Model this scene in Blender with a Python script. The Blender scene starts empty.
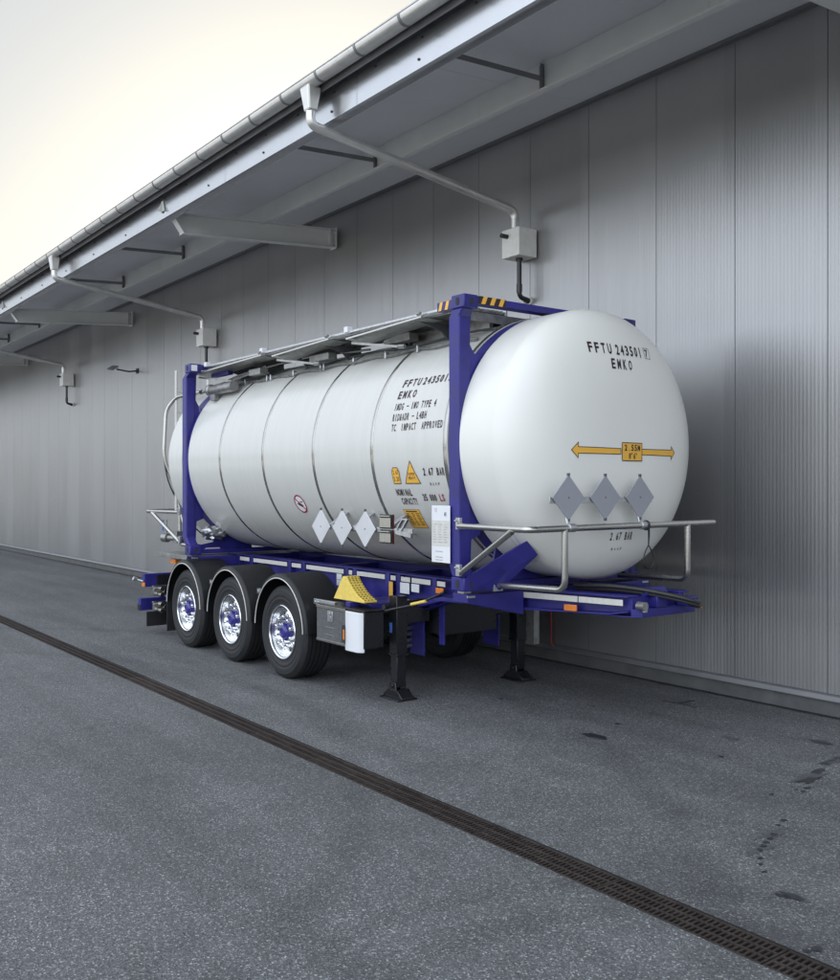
import bpy, bmesh, math, random
from mathutils import Vector, Matrix
random.seed(7)
PI=math.pi; R=math.radians
sc=bpy.context.scene
col=sc.collection

# ---------------------------------------------------------------- camera, sky, sun, exposure
CAMZ=2.1
cd=bpy.data.cameras.new('camera'); cam=bpy.data.objects.new('camera',cd); col.objects.link(cam)
sc.camera=cam
FPX=960.0; YAW=math.atan(718/960)          # wall direction (-x) is 36.8 deg left of the view axis
cd.sensor_fit='HORIZONTAL'; cd.sensor_width=36; cd.lens=FPX/840*36
cd.shift_y=-1.0/840
cd.clip_end=3000; cd.clip_start=0.05
cam.location=(0,0,CAMZ)
cam.rotation_euler=(R(90),0,R(90)-YAW)

SUN_EL=12.0; SUN_DIR=(-0.85,0.53)          # low sun behind the hall
w=bpy.data.worlds.new('World'); sc.world=w; w.use_nodes=True
nt=w.node_tree; bg=nt.nodes['Background']
sky=nt.nodes.new('ShaderNodeTexSky'); sky.sky_type='NISHITA'; sky.sun_disc=False
sky.sun_elevation=R(SUN_EL); sky.sun_rotation=math.atan2(SUN_DIR[0],SUN_DIR[1])
sky.air_density=0.9; sky.dust_density=2.5; sky.ozone_density=0.4
# haze added over the clear sky, brighter out of view as fill light
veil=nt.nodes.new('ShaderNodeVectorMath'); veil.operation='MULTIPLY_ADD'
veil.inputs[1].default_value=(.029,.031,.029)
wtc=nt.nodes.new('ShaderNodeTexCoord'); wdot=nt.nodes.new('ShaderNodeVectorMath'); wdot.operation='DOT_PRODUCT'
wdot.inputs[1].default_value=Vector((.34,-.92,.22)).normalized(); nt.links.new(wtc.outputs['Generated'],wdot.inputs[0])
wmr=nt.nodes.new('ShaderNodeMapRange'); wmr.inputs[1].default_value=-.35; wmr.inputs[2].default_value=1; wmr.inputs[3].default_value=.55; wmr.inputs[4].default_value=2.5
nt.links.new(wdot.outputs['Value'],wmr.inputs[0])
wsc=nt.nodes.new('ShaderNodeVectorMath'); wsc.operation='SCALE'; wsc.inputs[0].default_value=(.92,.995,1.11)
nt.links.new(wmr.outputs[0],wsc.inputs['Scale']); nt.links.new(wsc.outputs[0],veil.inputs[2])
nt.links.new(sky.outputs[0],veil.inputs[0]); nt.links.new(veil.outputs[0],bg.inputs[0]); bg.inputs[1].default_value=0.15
sl=bpy.data.lights.new('sun','SUN'); sl.energy=2.6; sl.angle=R(0.5); sl.color=(1,.93,.83)
so=bpy.data.objects.new('sun',sl); col.objects.link(so)
sd=Vector((SUN_DIR[0]*math.cos(R(SUN_EL)),SUN_DIR[1]*math.cos(R(SUN_EL)),math.sin(R(SUN_EL)))).normalized()
so.rotation_euler=sd.to_track_quat('Z','Y').to_euler()
sc.view_settings.view_transform='Standard'; sc.view_settings.look='None'
sc.view_settings.gamma=1; sc.view_settings.exposure=2.65; sc.view_settings.use_curve_mapping=False

# ---------------------------------------------------------------- materials
def new_mat(name):
    m=bpy.data.materials.new(name); m.use_nodes=True
    return m,m.node_tree,m.node_tree.nodes['Principled BSDF']
def N(nt,t,**k):
    n=nt.nodes.new(t)
    for a,b in k.items(): setattr(n,a,b)
    return n
def simple(name,c,rough=.5,metal=0,coat=0,var=.12,scale=3.0,rvar=.12,bump=0,bscale=60):
    m,nt,p=new_mat(name)
    tc=N(nt,'ShaderNodeTexCoord')
    no=N(nt,'ShaderNodeTexNoise'); no.inputs['Scale'].default_value=scale; no.inputs['Detail'].default_value=6
    nt.links.new(tc.outputs['Object'],no.inputs['Vector'])
    cr=N(nt,'ShaderNodeMapRange'); cr.inputs[1].default_value=.25; cr.inputs[2].default_value=.75
    cr.inputs[3].default_value=1-var; cr.inputs[4].default_value=1+var
    nt.links.new(no.outputs['Fac'],cr.inputs[0])
    mx=N(nt,'ShaderNodeVectorMath',operation='SCALE'); mx.inputs[0].default_value=c
    nt.links.new(cr.outputs[0],mx.inputs['Scale']); nt.links.new(mx.outputs[0],p.inputs['Base Color'])
    rr=N(nt,'ShaderNodeMapRange'); rr.inputs[1].default_value=.25; rr.inputs[2].default_value=.75
    rr.inputs[3].default_value=max(.02,rough-rvar*rough); rr.inputs[4].default_value=min(1,rough+rvar*rough)
    nt.links.new(no.outputs['Fac'],rr.inputs[0]); nt.links.new(rr.outputs[0],p.inputs['Roughness'])
    p.inputs['Metallic'].default_value=metal
    if coat: p.inputs['Coat Weight'].default_value=coat; p.inputs['Coat Roughness'].default_value=.08
    if bump:
        n2=N(nt,'ShaderNodeTexNoise'); n2.inputs['Scale'].default_value=bscale; n2.inputs['Detail'].default_value=3
        nt.links.new(tc.outputs['Object'],n2.inputs['Vector'])
        b=N(nt,'ShaderNodeBump'); b.inputs['Strength'].default_value=1; b.inputs['Distance'].default_value=bump
        nt.links.new(n2.outputs['Fac'],b.inputs['Height']); nt.links.new(b.outputs[0],p.inputs['Normal'])
    return m

def wall_mat():
    m,nt,p=new_mat('ribbed_metal_cladding')
    tc=N(nt,'ShaderNodeTexCoord'); sp=N(nt,'ShaderNodeSeparateXYZ'); nt.links.new(tc.outputs['Object'],sp.inputs[0])
    # per-panel tone
    fl=N(nt,'ShaderNodeMath',operation='FLOOR'); nt.links.new(sp.outputs['X'],fl.inputs[0])
    wn=N(nt,'ShaderNodeTexWhiteNoise',noise_dimensions='1D'); nt.links.new(fl.outputs[0],wn.inputs['W'])
    mp=N(nt,'ShaderNodeMapping'); mp.inputs['Scale'].default_value=(1.2,1,.35)
    nt.links.new(tc.outputs['Object'],mp.inputs[0])
    no=N(nt,'ShaderNodeTexNoise'); no.inputs['Scale'].default_value=1.3; no.inputs['Detail'].default_value=7
    nt.links.new(mp.outputs[0],no.inputs['Vector'])
    ad=N(nt,'ShaderNodeMath',operation='MULTIPLY_ADD'); ad.inputs[1].default_value=.5; nt.links.new(wn.outputs[0],ad.inputs[0]); nt.links.new(no.outputs['Fac'],ad.inputs[2])
    c=N(nt,'ShaderNodeMapRange'); c.inputs[1].default_value=.3; c.inputs[2].default_value=1.2; c.inputs[3].default_value=.93; c.inputs[4].default_value=1.06
    nt.links.new(ad.outputs[0],c.inputs[0])
    mx=N(nt,'ShaderNodeVectorMath',operation='SCALE'); mx.inputs[0].default_value=(.395,.393,.395); nt.links.new(c.outputs[0],mx.inputs['Scale'])
    nt.links.new(mx.outputs[0],p.inputs['Base Color'])
    r=N(nt,'ShaderNodeMapRange'); r.inputs[1].default_value=.2; r.inputs[2].default_value=1.3; r.inputs[3].default_value=.34; r.inputs[4].default_value=.44
    nt.links.new(ad.outputs[0],r.inputs[0]); nt.links.new(r.outputs[0],p.inputs['Roughness'])
    p.inputs['Metallic'].default_value=.78
    # micro ribs 40 mm apart plus a slow oil-canning wave
    mu=N(nt,'ShaderNodeMath',operation='MULTIPLY'); mu.inputs[1].default_value=2*PI/.04; nt.links.new(sp.outputs['X'],mu.inputs[0])
    si=N(nt,'ShaderNodeMath',operation='SINE'); nt.links.new(mu.outputs[0],si.inputs[0])
    b=N(nt,'ShaderNodeBump'); b.inputs['Distance'].default_value=.0004; b.inputs['Strength'].default_value=.9
    nt.links.new(si.outputs[0],b.inputs['Height'])
    mp2=N(nt,'ShaderNodeMapping'); mp2.inputs['Scale'].default_value=(6,1,.5); nt.links.new(tc.outputs['Object'],mp2.inputs[0])
    n2=N(nt,'ShaderNodeTexNoise'); n2.inputs['Scale'].default_value=1.0; n2.inputs['Detail'].default_value=2
    nt.links.new(mp2.outputs[0],n2.inputs['Vector'])
    b2=N(nt,'ShaderNodeBump'); b2.inputs['Distance'].default_value=.004
    nt.links.new(n2.outputs['Fac'],b2.inputs['Height']); nt.links.new(b.outputs[0],b2.inputs['Normal'])
    nt.links.new(b2.outputs[0],p.inputs['Normal'])
    return m

def asphalt_mat():
    m,nt,p=new_mat('asphalt')
    tc=N(nt,'ShaderNodeTexCoord')
    def noise(s,d=4,r=.5):
        n=N(nt,'ShaderNodeTexNoise'); n.inputs['Scale'].default_value=s; n.inputs['Detail'].default_value=d; n.inputs['Roughness'].default_value=r
        nt.links.new(tc.outputs['Object'],n.inputs['Vector']); return n
    big=noise(.35,5,.6); mid=noise(2.2,5,.65); fine=noise(55,3,.7)
    vo=N(nt,'ShaderNodeTexVoronoi'); vo.inputs['Scale'].default_value=125; nt.links.new(tc.outputs['Object'],vo.inputs['Vector'])
    sepc=N(nt,'ShaderNodeSeparateColor'); nt.links.new(vo.outputs['Color'],sepc.inputs[0])
    # stone colour: most stones mid grey, a few pale
    cr=N(nt,'ShaderNodeValToRGB'); e=cr.color_ramp.elements
    e[0].position=0; e[0].color=(.062,.064,.068,1); e[1].position=1; e[1].color=(.36,.365,.37,1)
    a=cr.color_ramp.elements.new(.6); a.color=(.120,.122,.126,1); a2=cr.color_ramp.elements.new(.88); a2.color=(.155,.157,.16,1)
    nt.links.new(sepc.outputs[0],cr.inputs[0])
    def rng(src,lo,hi,a=.3,b=.7):
        r=N(nt,'ShaderNodeMapRange'); r.inputs[1].default_value=a; r.inputs[2].default_value=b; r.inputs[3].default_value=lo; r.inputs[4].default_value=hi
        nt.links.new(src,r.inputs[0]); return r.outputs[0]
    m1=N(nt,'ShaderNodeMath',operation='MULTIPLY'); nt.links.new(rng(big.outputs['Fac'],.84,1.14),m1.inputs[0]); nt.links.new(rng(mid.outputs['Fac'],.86,1.12),m1.inputs[1])
    m2=N(nt,'ShaderNodeMath',operation='MULTIPLY'); nt.links.new(m1.outputs[0],m2.inputs[0]); nt.links.new(rng(fine.outputs['Fac'],.72,1.22),m2.inputs[1])
    mpx=N(nt,'ShaderNodeMapping'); mpx.inputs['Scale'].default_value=(.25,2.2,1); nt.links.new(tc.outputs['Object'],mpx.inputs[0])
    st=N(nt,'ShaderNodeTexNoise'); st.inputs['Scale'].default_value=.9; st.inputs['Detail'].default_value=5; nt.links.new(mpx.outputs[0],st.inputs['Vector'])
    m3=N(nt,'ShaderNodeMath',operation='MULTIPLY'); nt.links.new(m2.outputs[0],m3.inputs[0]); nt.links.new(rng(st.outputs['Fac'],.80,1.16),m3.inputs[1])
    cur=m3
    for cx_,cy_,rr_,wd in ((-2.2,2.9,1.25,.10),(-2.1,2.8,1.75,.09),(-9,-1.5,6.2,.14),(-9,-1.5,8.2,.14)):
        di=N(nt,'ShaderNodeVectorMath',operation='DISTANCE'); nt.links.new(tc.outputs['Object'],di.inputs[0]); di.inputs[1].default_value=(cx_,cy_,0)
        su=N(nt,'ShaderNodeMath',operation='SUBTRACT'); nt.links.new(di.outputs['Value'],su.inputs[0]); su.inputs[1].default_value=rr_
        ab=N(nt,'ShaderNodeMath',operation='ABSOLUTE'); nt.links.new(su.outputs[0],ab.inputs[0])
        rg=N(nt,'ShaderNodeMapRange'); rg.interpolation_type='SMOOTHSTEP'; rg.inputs[1].default_value=0; rg.inputs[2].default_value=wd*1.5; rg.inputs[3].default_value=.86; rg.inputs[4].default_value=1
        nt.links.new(ab.outputs[0],rg.inputs[0])
        mm=N(nt,'ShaderNodeMath',operation='MULTIPLY'); nt.links.new(cur.outputs[0],mm.inputs[0]); nt.links.new(rg.outputs[0],mm.inputs[1]); cur=mm
    mx=N(nt,'ShaderNodeVectorMath',operation='SCALE'); nt.links.new(cr.outputs[0],mx.inputs[0]); nt.links.new(cur.outputs[0],mx.inputs['Scale'])
    nt.links.new(mx.outputs[0],p.inputs['Base Color'])
    nt.links.new(rng(mid.outputs['Fac'],.62,.85),p.inputs['Roughness'])
    b=N(nt,'ShaderNodeBump'); b.inputs['Distance'].default_value=.004; b.inputs['Strength'].default_value=.8
    s=N(nt,'ShaderNodeMath',operation='ADD'); nt.links.new(vo.outputs['Distance'],s.inputs[0]); nt.links.new(fine.outputs['Fac'],s.inputs[1])
    nt.links.new(s.outputs[0],b.inputs['Height']); nt.links.new(b.outputs[0],p.inputs['Normal'])
    return m

def tank_mat():
    m,nt,p=new_mat('white_tank_cladding')
    tc=N(nt,'ShaderNodeTexCoord'); sp=N(nt,'ShaderNodeSeparateXYZ'); nt.links.new(tc.outputs['Object'],sp.inputs[0])
    # faint rain streaks run round the cladding: stretch noise along the vertical
    mp=N(nt,'ShaderNodeMapping'); mp.inputs['Scale'].default_value=(9,.8,.8); nt.links.new(tc.outputs['Object'],mp.inputs[0])
    n1=N(nt,'ShaderNodeTexNoise'); n1.inputs['Scale'].default_value=1.2; n1.inputs['Detail'].default_value=7; n1.inputs['Roughness'].default_value=.65
    nt.links.new(mp.outputs[0],n1.inputs['Vector'])
    n2=N(nt,'ShaderNodeTexNoise'); n2.inputs['Scale'].default_value=1.6; n2.inputs['Detail'].default_value=4; nt.links.new(tc.outputs['Object'],n2.inputs['Vector'])
    cr=N(nt,'ShaderNodeValToRGB'); e=cr.color_ramp.elements
    e[0].position=.3; e[0].color=(.565,.565,.535,1); e[1].position=.62; e[1].color=(.595,.595,.565,1)
    nt.links.new(n1.outputs['Fac'],cr.inputs[0]); nt.links.new(cr.outputs[0],p.inputs['Base Color'])
    r=N(nt,'ShaderNodeMapRange'); r.inputs[3].default_value=.22; r.inputs[4].default_value=.28; nt.links.new(n1.outputs['Fac'],r.inputs[0]); nt.links.new(r.outputs[0],p.inputs['Roughness'])
    b=N(nt,'ShaderNodeBump'); b.inputs['Distance'].default_value=.012; b.inputs['Strength'].default_value=.5
    nt.links.new(n2.outputs['Fac'],b.inputs['Height']); nt.links.new(b.outputs[0],p.inputs['Normal'])
    p.inputs['Specular IOR Level'].default_value=.6
    return m

M={}
M['wall']=wall_mat(); M['asphalt']=asphalt_mat(); M['tank']=tank_mat()
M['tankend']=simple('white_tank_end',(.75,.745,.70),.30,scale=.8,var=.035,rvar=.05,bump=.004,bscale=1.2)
M['plinth']=simple('concrete_plinth',(.10,.10,.10),.85,scale=5,var=.25,bump=.003)
M['flash']=simple('grey_flashing',(.24,.24,.25),.45,.6)
M['soffit']=simple('grey_soffit_sheet',(.70,.71,.74),.45,.1,var=.06,scale=1)
M['beam']=simple('grey_painted_steel',(.62,.63,.62),.45,.0,var=.05)
M['galv']=simple('galvanised_steel',(.50,.51,.52),.36,.9,scale=25,var=.18)
M['gutter']=simple('titanium_zinc',(.66,.65,.63),.32,.7,scale=6,var=.1)
M['fascia']=simple('aluminium_fascia',(.50,.51,.53),.22,.85,scale=2,var=.05)
M['roof']=simple('roof_sheet',(.3,.3,.31),.5,.4)
M['boxgrey']=simple('pale_grey_box_paint',(.74,.73,.69),.5,var=.08,scale=12)
M['black']=simple('black_plastic',(.010,.0105,.012),.45,var=.15,scale=14)
M['blackpaint']=simple('black_gloss_paint',(.012,.012,.015),.28,var=.15)
M['rubber']=simple('tyre_rubber',(.014,.0145,.016),.62,var=.28,scale=9,bump=.0008)
M['rubberhose']=simple('black_hose',(.02,.02,.022),.4)
M['blue']=simple('blue_paint',(.022,.019,.175),.42,.0,coat=.0,var=.28,scale=5,rvar=.3,bump=.0004,bscale=90)
M['bluehub']=simple('blue_hub_paint',(.03,.026,.22),.3,coat=.4)
M['chrome']=simple('polished_aluminium',(.85,.86,.87),.17,1.0,scale=3,var=.03,rvar=.15)
M['steel']=simple('brushed_stainless_steel',(.50,.49,.46),.26,1.0,scale=4,var=.06,rvar=.15)
M['dirty']=simple('weathered_aluminium',(.33,.33,.32),.42,.85,scale=14,var=.3)
M['band']=simple('steel_band',(.45,.44,.42),.22,1.0,scale=8)
M['seal']=simple('grey_rubber_seal',(.09,.095,.105),.6)
M['white']=simple('white_sticker',(.72,.73,.75),.5,var=.04)
M['tape']=simple('retroreflective_tape',(.62,.60,.56),.35,var=.08,scale=40)
M['yellow']=simple('yellow_vinyl',(.80,.44,.06),.5,var=.05)
M['chock']=simple('yellow_plastic',(.78,.58,.12),.5,var=.1,scale=20)
M['ink']=simple('black_ink',(.03,.015,.02),.5)
M['red']=simple('red_ink',(.32,.02,.04),.5)
M['amber']=simple('amber_lens',(.75,.22,.03),.2,coat=.5)
M['grey']=simple('grey_placard_paint',(.30,.31,.345),.4,var=.05)
M['placl']=simple('bare_aluminium_placard',(.66,.67,.70),.35,.55,var=.05)
M['checker']=simple('grey_box_panel',(.11,.11,.115),.6,.2,scale=40,var=.3,bump=.001,bscale=250)
M['iron']=simple('cast_iron_grate',(.055,.043,.038),.6,.5,scale=12,var=.4)
nt_=M['iron'].node_tree; p_=nt_.nodes['Principled BSDF']; lk=p_.inputs['Base Color'].links[0].from_socket
oi=nt_.nodes.new('ShaderNodeObjectInfo'); mr_=nt_.nodes.new('ShaderNodeMapRange'); mr_.inputs[3].default_value=.75; mr_.inputs[4].default_value=1.3; nt_.links.new(oi.outputs['Random'],mr_.inputs[0])
vm_=nt_.nodes.new('ShaderNodeVectorMath'); vm_.operation='SCALE'; nt_.links.new(lk,vm_.inputs[0]); nt_.links.new(mr_.outputs[0],vm_.inputs['Scale']); nt_.links.new(vm_.outputs[0],p_.inputs['Base Color'])
M['dark']=simple('channel_concrete',(.03,.03,.03),.9)
M['damp']=simple('damp_asphalt',(.080,.081,.085),.6,scale=60,var=.45)
M['stain']=simple('oil_stain',(.026,.027,.030),.45,scale=30,var=.3)
M['joint']=simple('bitumen_joint',(.028,.029,.033),.6,scale=8,var=.4)
M['hill']=simple('distant_woodland',(.035,.05,.025),.9,scale=.2,var=.4)
M['bluestk']=simple('blue_sticker',(.08,.18,.55),.4)
M['redpipe']=simple('red_paint',(.20,.025,.03),.5)
M['redlens']=simple('red_lens',(.14,.01,.015),.2)

# ---------------------------------------------------------------- object helpers
ORG={}
def tag(o,label=None,cat=None,group=None,kind=None):
    if label:o['label']=label
    if cat:o['category']=cat
    if group:o['group']=group
    if kind:o['kind']=kind
    return o
def empty(name,loc,label=None,cat=None,group=None):
    o=bpy.data.objects.new(name,None); col.objects.link(o); o.location=loc; o.empty_display_size=.2
    ORG[o.name]=Vector(loc); return tag(o,label,cat,group)
def obj(name,bm,mat,parent=None,smooth=True,bevel=0,loc=None,label=None,ang=32,split=False):
    if split:
        seen=set(); out=None
        for v0 in bm.verts:
            if v0 in seen: continue
            isl={v0}; st=[v0]
            while st:
                v=st.pop()
                for e in v.link_edges:
                    w_=e.other_vert(v)
                    if w_ not in isl: isl.add(w_); st.append(w_)
            seen|=isl
            b=bmesh.new(); m={v:b.verts.new(v.co) for v in bm.verts if v in isl}
            for f in bm.faces:
                if f.verts[0] in isl: b.faces.new([m[v] for v in f.verts])
            out=obj(name,b,mat,parent,smooth,bevel,loc,label,ang)
        bm.free(); return out
    me=bpy.data.meshes.new(name)
    bm.normal_update()
    org=ORG[parent.name] if parent else (Vector(loc) if loc else Vector((0,0,0)))
    bmesh.ops.translate(bm,verts=bm.verts,vec=-org)
    bm.to_mesh(me); bm.free()
    me.materials.append(M[mat])
    if smooth:
        for p in me.polygons:p.use_smooth=True
        me.set_sharp_from_angle(angle=R(ang))
    o=bpy.data.objects.new(name,me); col.objects.link(o)
    if parent:o.parent=parent
    else:o.location=org
    ORG[o.name]=org
    if bevel:
        b=o.modifiers.new('bevel','BEVEL'); b.width=bevel; b.segments=2; b.limit_method='ANGLE'; b.angle_limit=R(40)
        b.harden_normals=False
    if label:o['label']=label
    return o
def BM():return bmesh.new()
def box(bm,x0,x1,y0,y1,z0,z1):
    v=[bm.verts.new(p) for p in ((x0,y0,z0),(x1,y0,z0),(x1,y1,z0),(x0,y1,z0),(x0,y0,z1),(x1,y0,z1),(x1,y1,z1),(x0,y1,z1))]
    for f in ((0,3,2,1),(4,5,6,7),(0,1,5,4),(1,2,6,5),(2,3,7,6),(3,0,4,7)): bm.faces.new([v[i] for i in f])
def prism(bm,pts,axis,a,b):
    """extrude 2D polygon pts along axis from a to b. axis x: pts=(y,z); y: (x,z); z:(x,y)"""
    def P(p,t):
        return {'x':(t,p[0],p[1]),'y':(p[0],t,p[1]),'z':(p[0],p[1],t)}[axis]
    A=[bm.verts.new(P(p,a)) for p in pts]; B=[bm.verts.new(P(p,b)) for p in pts]
    n=len(pts); fs=[bm.faces.new(A),bm.faces.new(B[::-1])]
    for i in range(n): fs.append(bm.faces.new([A[i],B[i],B[(i+1)%n],A[(i+1)%n]]))
    bmesh.ops.recalc_face_normals(bm,faces=fs)
def tube(bm,pts,r,seg=12,cap=True,closed=False):
    pts=[Vector(p) for p in pts]; n=len(pts); rings=[]
    up=None
    for i,p in enumerate(pts):
        if closed: d=(pts[(i+1)%n]-pts[i-1]).normalized()
        else:
            d=(pts[min(i+1,n-1)]-pts[max(i-1,0)]).normalized()
        if up is None:
            up=Vector((0,0,1)) if abs(d.z)<.9 else Vector((1,0,0))
        s=d.cross(up)
        if s.length<1e-4: up=Vector((0,1,0)); s=d.cross(up)
        s.normalize(); up=s.cross(d).normalized()
        rr=r[i] if isinstance(r,(list,tuple)) else r
        rings.append([bm.verts.new(p+rr*(math.cos(2*PI*k/seg)*s+math.sin(2*PI*k/seg)*up)) for k in range(seg)])
    m=n if closed else n-1
    fs=[]
    for i in range(m):
        A,B=rings[i],rings[(i+1)%n]
        for k in range(seg): fs.append(bm.faces.new([A[k],A[(k+1)%seg],B[(k+1)%seg],B[k]]))
    if cap and not closed:
        fs.append(bm.faces.new(rings[0][::-1])); fs.append(bm.faces.new(rings[-1]))
    bmesh.ops.recalc_face_normals(bm,faces=fs)
def bent(pts,rad=.08,steps=6):
    """round the corners of a polyline"""
    P=[Vector(p) for p in pts]; out=[P[0]]
    for i in range(1,len(P)-1):
        a=(P[i-1]-P[i]); b=(P[i+1]-P[i]); k=min(rad,a.length*.49,b.length*.49)
        p0=P[i]+a.normalized()*k; p2=P[i]+b.normalized()*k
        for j in range(steps+1):
            t=j/steps; out.append((1-t)**2*p0+2*t*(1-t)*P[i]+t*t*p2)
    out.append(P[-1]); return out
def lathe(bm,prof,c,axis,seg=48,close=False):
    """prof: (t,r) with t along axis, absolute; c: the two other coordinates"""
    rings=[]
    for t,r in prof:
        ring=[]
        for k in range(seg):
            a=2*PI*k/seg; u=c[0]+r*math.cos(a); v=c[1]+r*math.sin(a)
            ring.append(bm.verts.new({'x':(t,u,v),'y':(u,t,v),'z':(u,v,t)}[axis]))
        rings.append(ring)
    fs=[]
    m=len(rings) if close else len(rings)-1
    for i in range(m):
        A=rings[i];B=rings[(i+1)%len(rings)]
        for k in range(seg): fs.append(bm.faces.new([A[k],A[(k+1)%seg],B[(k+1)%seg],B[k]]))
    if not close:
        for rg,pr in ((rings[0],prof[0]),(rings[-1],prof[-1])):
            if pr[1]>1e-5: fs.append(bm.faces.new(rg))
    bmesh.ops.remove_doubles(bm,verts=bm.verts,dist=1e-6) if not close else None
    bmesh.ops.recalc_face_normals(bm,faces=bm.faces)
def cyl(bm,a,b,r,seg=16): tube(bm,[a,b],r,seg)
def quadbox(bm,a,b,wv,hv):
    """bar from a to b with half vectors wv,hv"""
    a=Vector(a);b=Vector(b);wv=Vector(wv);hv=Vector(hv)
    v=[bm.verts.new(p) for p in (a-wv-hv,a+wv-hv,a+wv+hv,a-wv+hv,b-wv-hv,b+wv-hv,b+wv+hv,b-wv+hv)]
    fs=[bm.faces.new([v[i] for i in f]) for f in ((0,1,2,3),(7,6,5,4),(0,4,5,1),(1,5,6,2),(2,6,7,3),(3,7,4,0))]
    bmesh.ops.recalc_face_normals(bm,faces=fs)

# ---------------------------------------------------------------- ground
WY=8.37
D0,D1=3.745,3.985      # drain channel
bm=BM()
def sheet(bm,x0,x1,y0,y1,z=0,nx=1,ny=1):
    vs=[[bm.verts.new((x0+(x1-x0)*i/nx,y0+(y1-y0)*j/ny,z)) for i in range(nx+1)] for j in range(ny+1)]
    for j in range(ny):
        for i in range(nx): bm.faces.new([vs[j][i],vs[j][i+1],vs[j+1][i+1],vs[j+1][i]])
sheet(bm,-900,900,-900,D0); sheet(bm,-900,900,D1,900)
for x0,x1 in ((-900,-60),(6,900)): sheet(bm,x0,x1,D0,D1)
ground=obj('ground',bm,'asphalt',smooth=False); tag(ground,kind='structure')
bm=BM(); box(bm,-60,6,D0-.02,D1+.02,-.17,-.15)
box(bm,-60,6,D0-.02,D0,-.15,-.004); box(bm,-60,6,D1,D1+.02,-.15,-.004)
ch=obj('drain_channel',bm,'dark',smooth=False); tag(ch,kind='structure')
bm=BM(); sheet(bm,-300,300,-60,-6,.004); M['bounce']=simple('pale_bounce_ground',(.50,.48,.44),.8,scale=.3,var=.15)  # pale ground added out of view to bounce light onto soffit and wall
tag(obj('bounce_ground',bm,'bounce',smooth=False),kind='structure')
bm=BM(); sheet(bm,-800,800,-800,-60,.004); M['grass']=simple('dry_meadow',(.13,.14,.05),.9,scale=.05,var=.25)
tag(obj('meadow',bm,'grass',smooth=False),kind='structure')
# drain grates, one metre each
bm=BM()
L=.496; y0,y1=D0+.008,D1-.008; zt=-.003; zb=-.028
rows=3; bw=.016; pitch=.031
sw=(y1-y0-bw*(rows+1))/rows
for k in range(rows+1):
    ya=y0+k*(sw+bw); box(bm,-L,L,ya,ya+bw,zb,zt)
n=int(2*L/pitch)
for r_ in range(rows):
    ya=y0+bw+r_*(sw+bw); off=(r_%2)*0
    for i in range(n+1):
        x=-L+i*(2*L-.012)/n
        box(bm,x,x+.0125,ya,ya+sw,zb,zt-.001)
g0=obj('drain_grate',bm,'iron',smooth=False,loc=(0,0,0))
tag(g0,'rusty brown cast iron slotted grate in the drain line','drain grate','grates of the drainage channel')
xs=[-1.0-i for i in range(38)]
for i,x in enumerate(xs):
    o=g0 if i==0 else g0.copy()
    if i: col.objects.link(o)
    o.location=(x,0,random.uniform(-.0015,.001))
# joint by the wall and stains
bm=BM()
import mathutils
px=-60
pts0=[];pts1=[]
x=-60
while x<14:
    pts0.append((x,WY-.02)); pts1.append((x,WY-.085-.02*mathutils.noise.noise(Vector((x*1.7,0,0)))-.012*mathutils.noise.noise(Vector((x*9,3,0))))); x+=.1
va=[bm.verts.new((a,b,.004)) for a,b in pts0]; vb=[bm.verts.new((a,b,.004)) for a,b in pts1]
for i in range(len(va)-1): bm.faces.new([vb[i],vb[i+1],va[i+1],va[i]])
tag(obj('ground_joint',bm,'joint',smooth=False),kind='structure')
def blob(bm,x,y,rx,ry,a=0,z=.004,irr=.3):
    n=22; s=random.random()*50
    vs=[]
    for k in range(n):
        t=2*PI*k/n; q=1+irr*mathutils.noise.noise(Vector((math.cos(t)*1.4+s,math.sin(t)*1.4,s)))*1.8
        u=rx*q*math.cos(t);v=ry*q*math.sin(t)
        vs.append(bm.verts.new((x+u*math.cos(a)-v*math.sin(a),y+u*math.sin(a)+v*math.cos(a),z)))
    bm.faces.new(vs)
STAINS=[]  # filled below: (x,y,rx,ry)
bm=BM()
for x,y,rx,ry in [(-4.379,7.426,.10,.045),(-5.64,6.07,.13,.05),(-5.81,6.55,.03,.02),(-4.044,7.089,.022,.035),(-4.036,6.988,.02,.03),(-4.022,6.877,.03,.05),
    (-3.952,6.686,.03,.05),(-3.934,6.606,.03,.035),(-3.863,6.40,.045,.12),(-3.768,6.213,.022,.03),(-3.746,6.121,.014,.02),(-3.79,6.115,.01,.012),(-3.84,5.891,.014,.02),
    (-3.491,5.489,.017,.022),(-3.46,5.382,.014,.018),(-3.381,5.216,.017,.024),(-3.355,5.138,.02,.026),(-3.336,5.063,.017,.022),(-3.312,4.997,.017,.025),
    (-3.286,4.926,.017,.022),(-3.213,4.817,.013,.02),(-3.158,4.742,.012,.018),(-3.083,4.66,.012,.02),(-2.81,4.498,.07,.028),(-2.84,4.46,.04,.02),
    (-2.42,4.076,.02,.03),(-2.44,4.02,.018,.018),(-6.42,6.885,.03,.02),(-4.615,6.402,.02,.02),(-7.2,6.4,.03,.02),(-8.6,7.4,.05,.03)]:
    blob(bm,x,y,rx,ry,irr=.35)
bm2=BM()
quadbox(bm,(-6.19,7.637,.002),(-5.80,7.66,.002),(0,.012,0),(0,0,.002)); quadbox(bm,(-5.999,7.665,.0025),(-6.003,7.88,.0025),(.014,0,0),(0,0,.002))
tag(obj('ground_stains',bm,'stain',smooth=False),kind='structure'); bm2.free()
random.seed(3); bm=BM()
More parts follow.
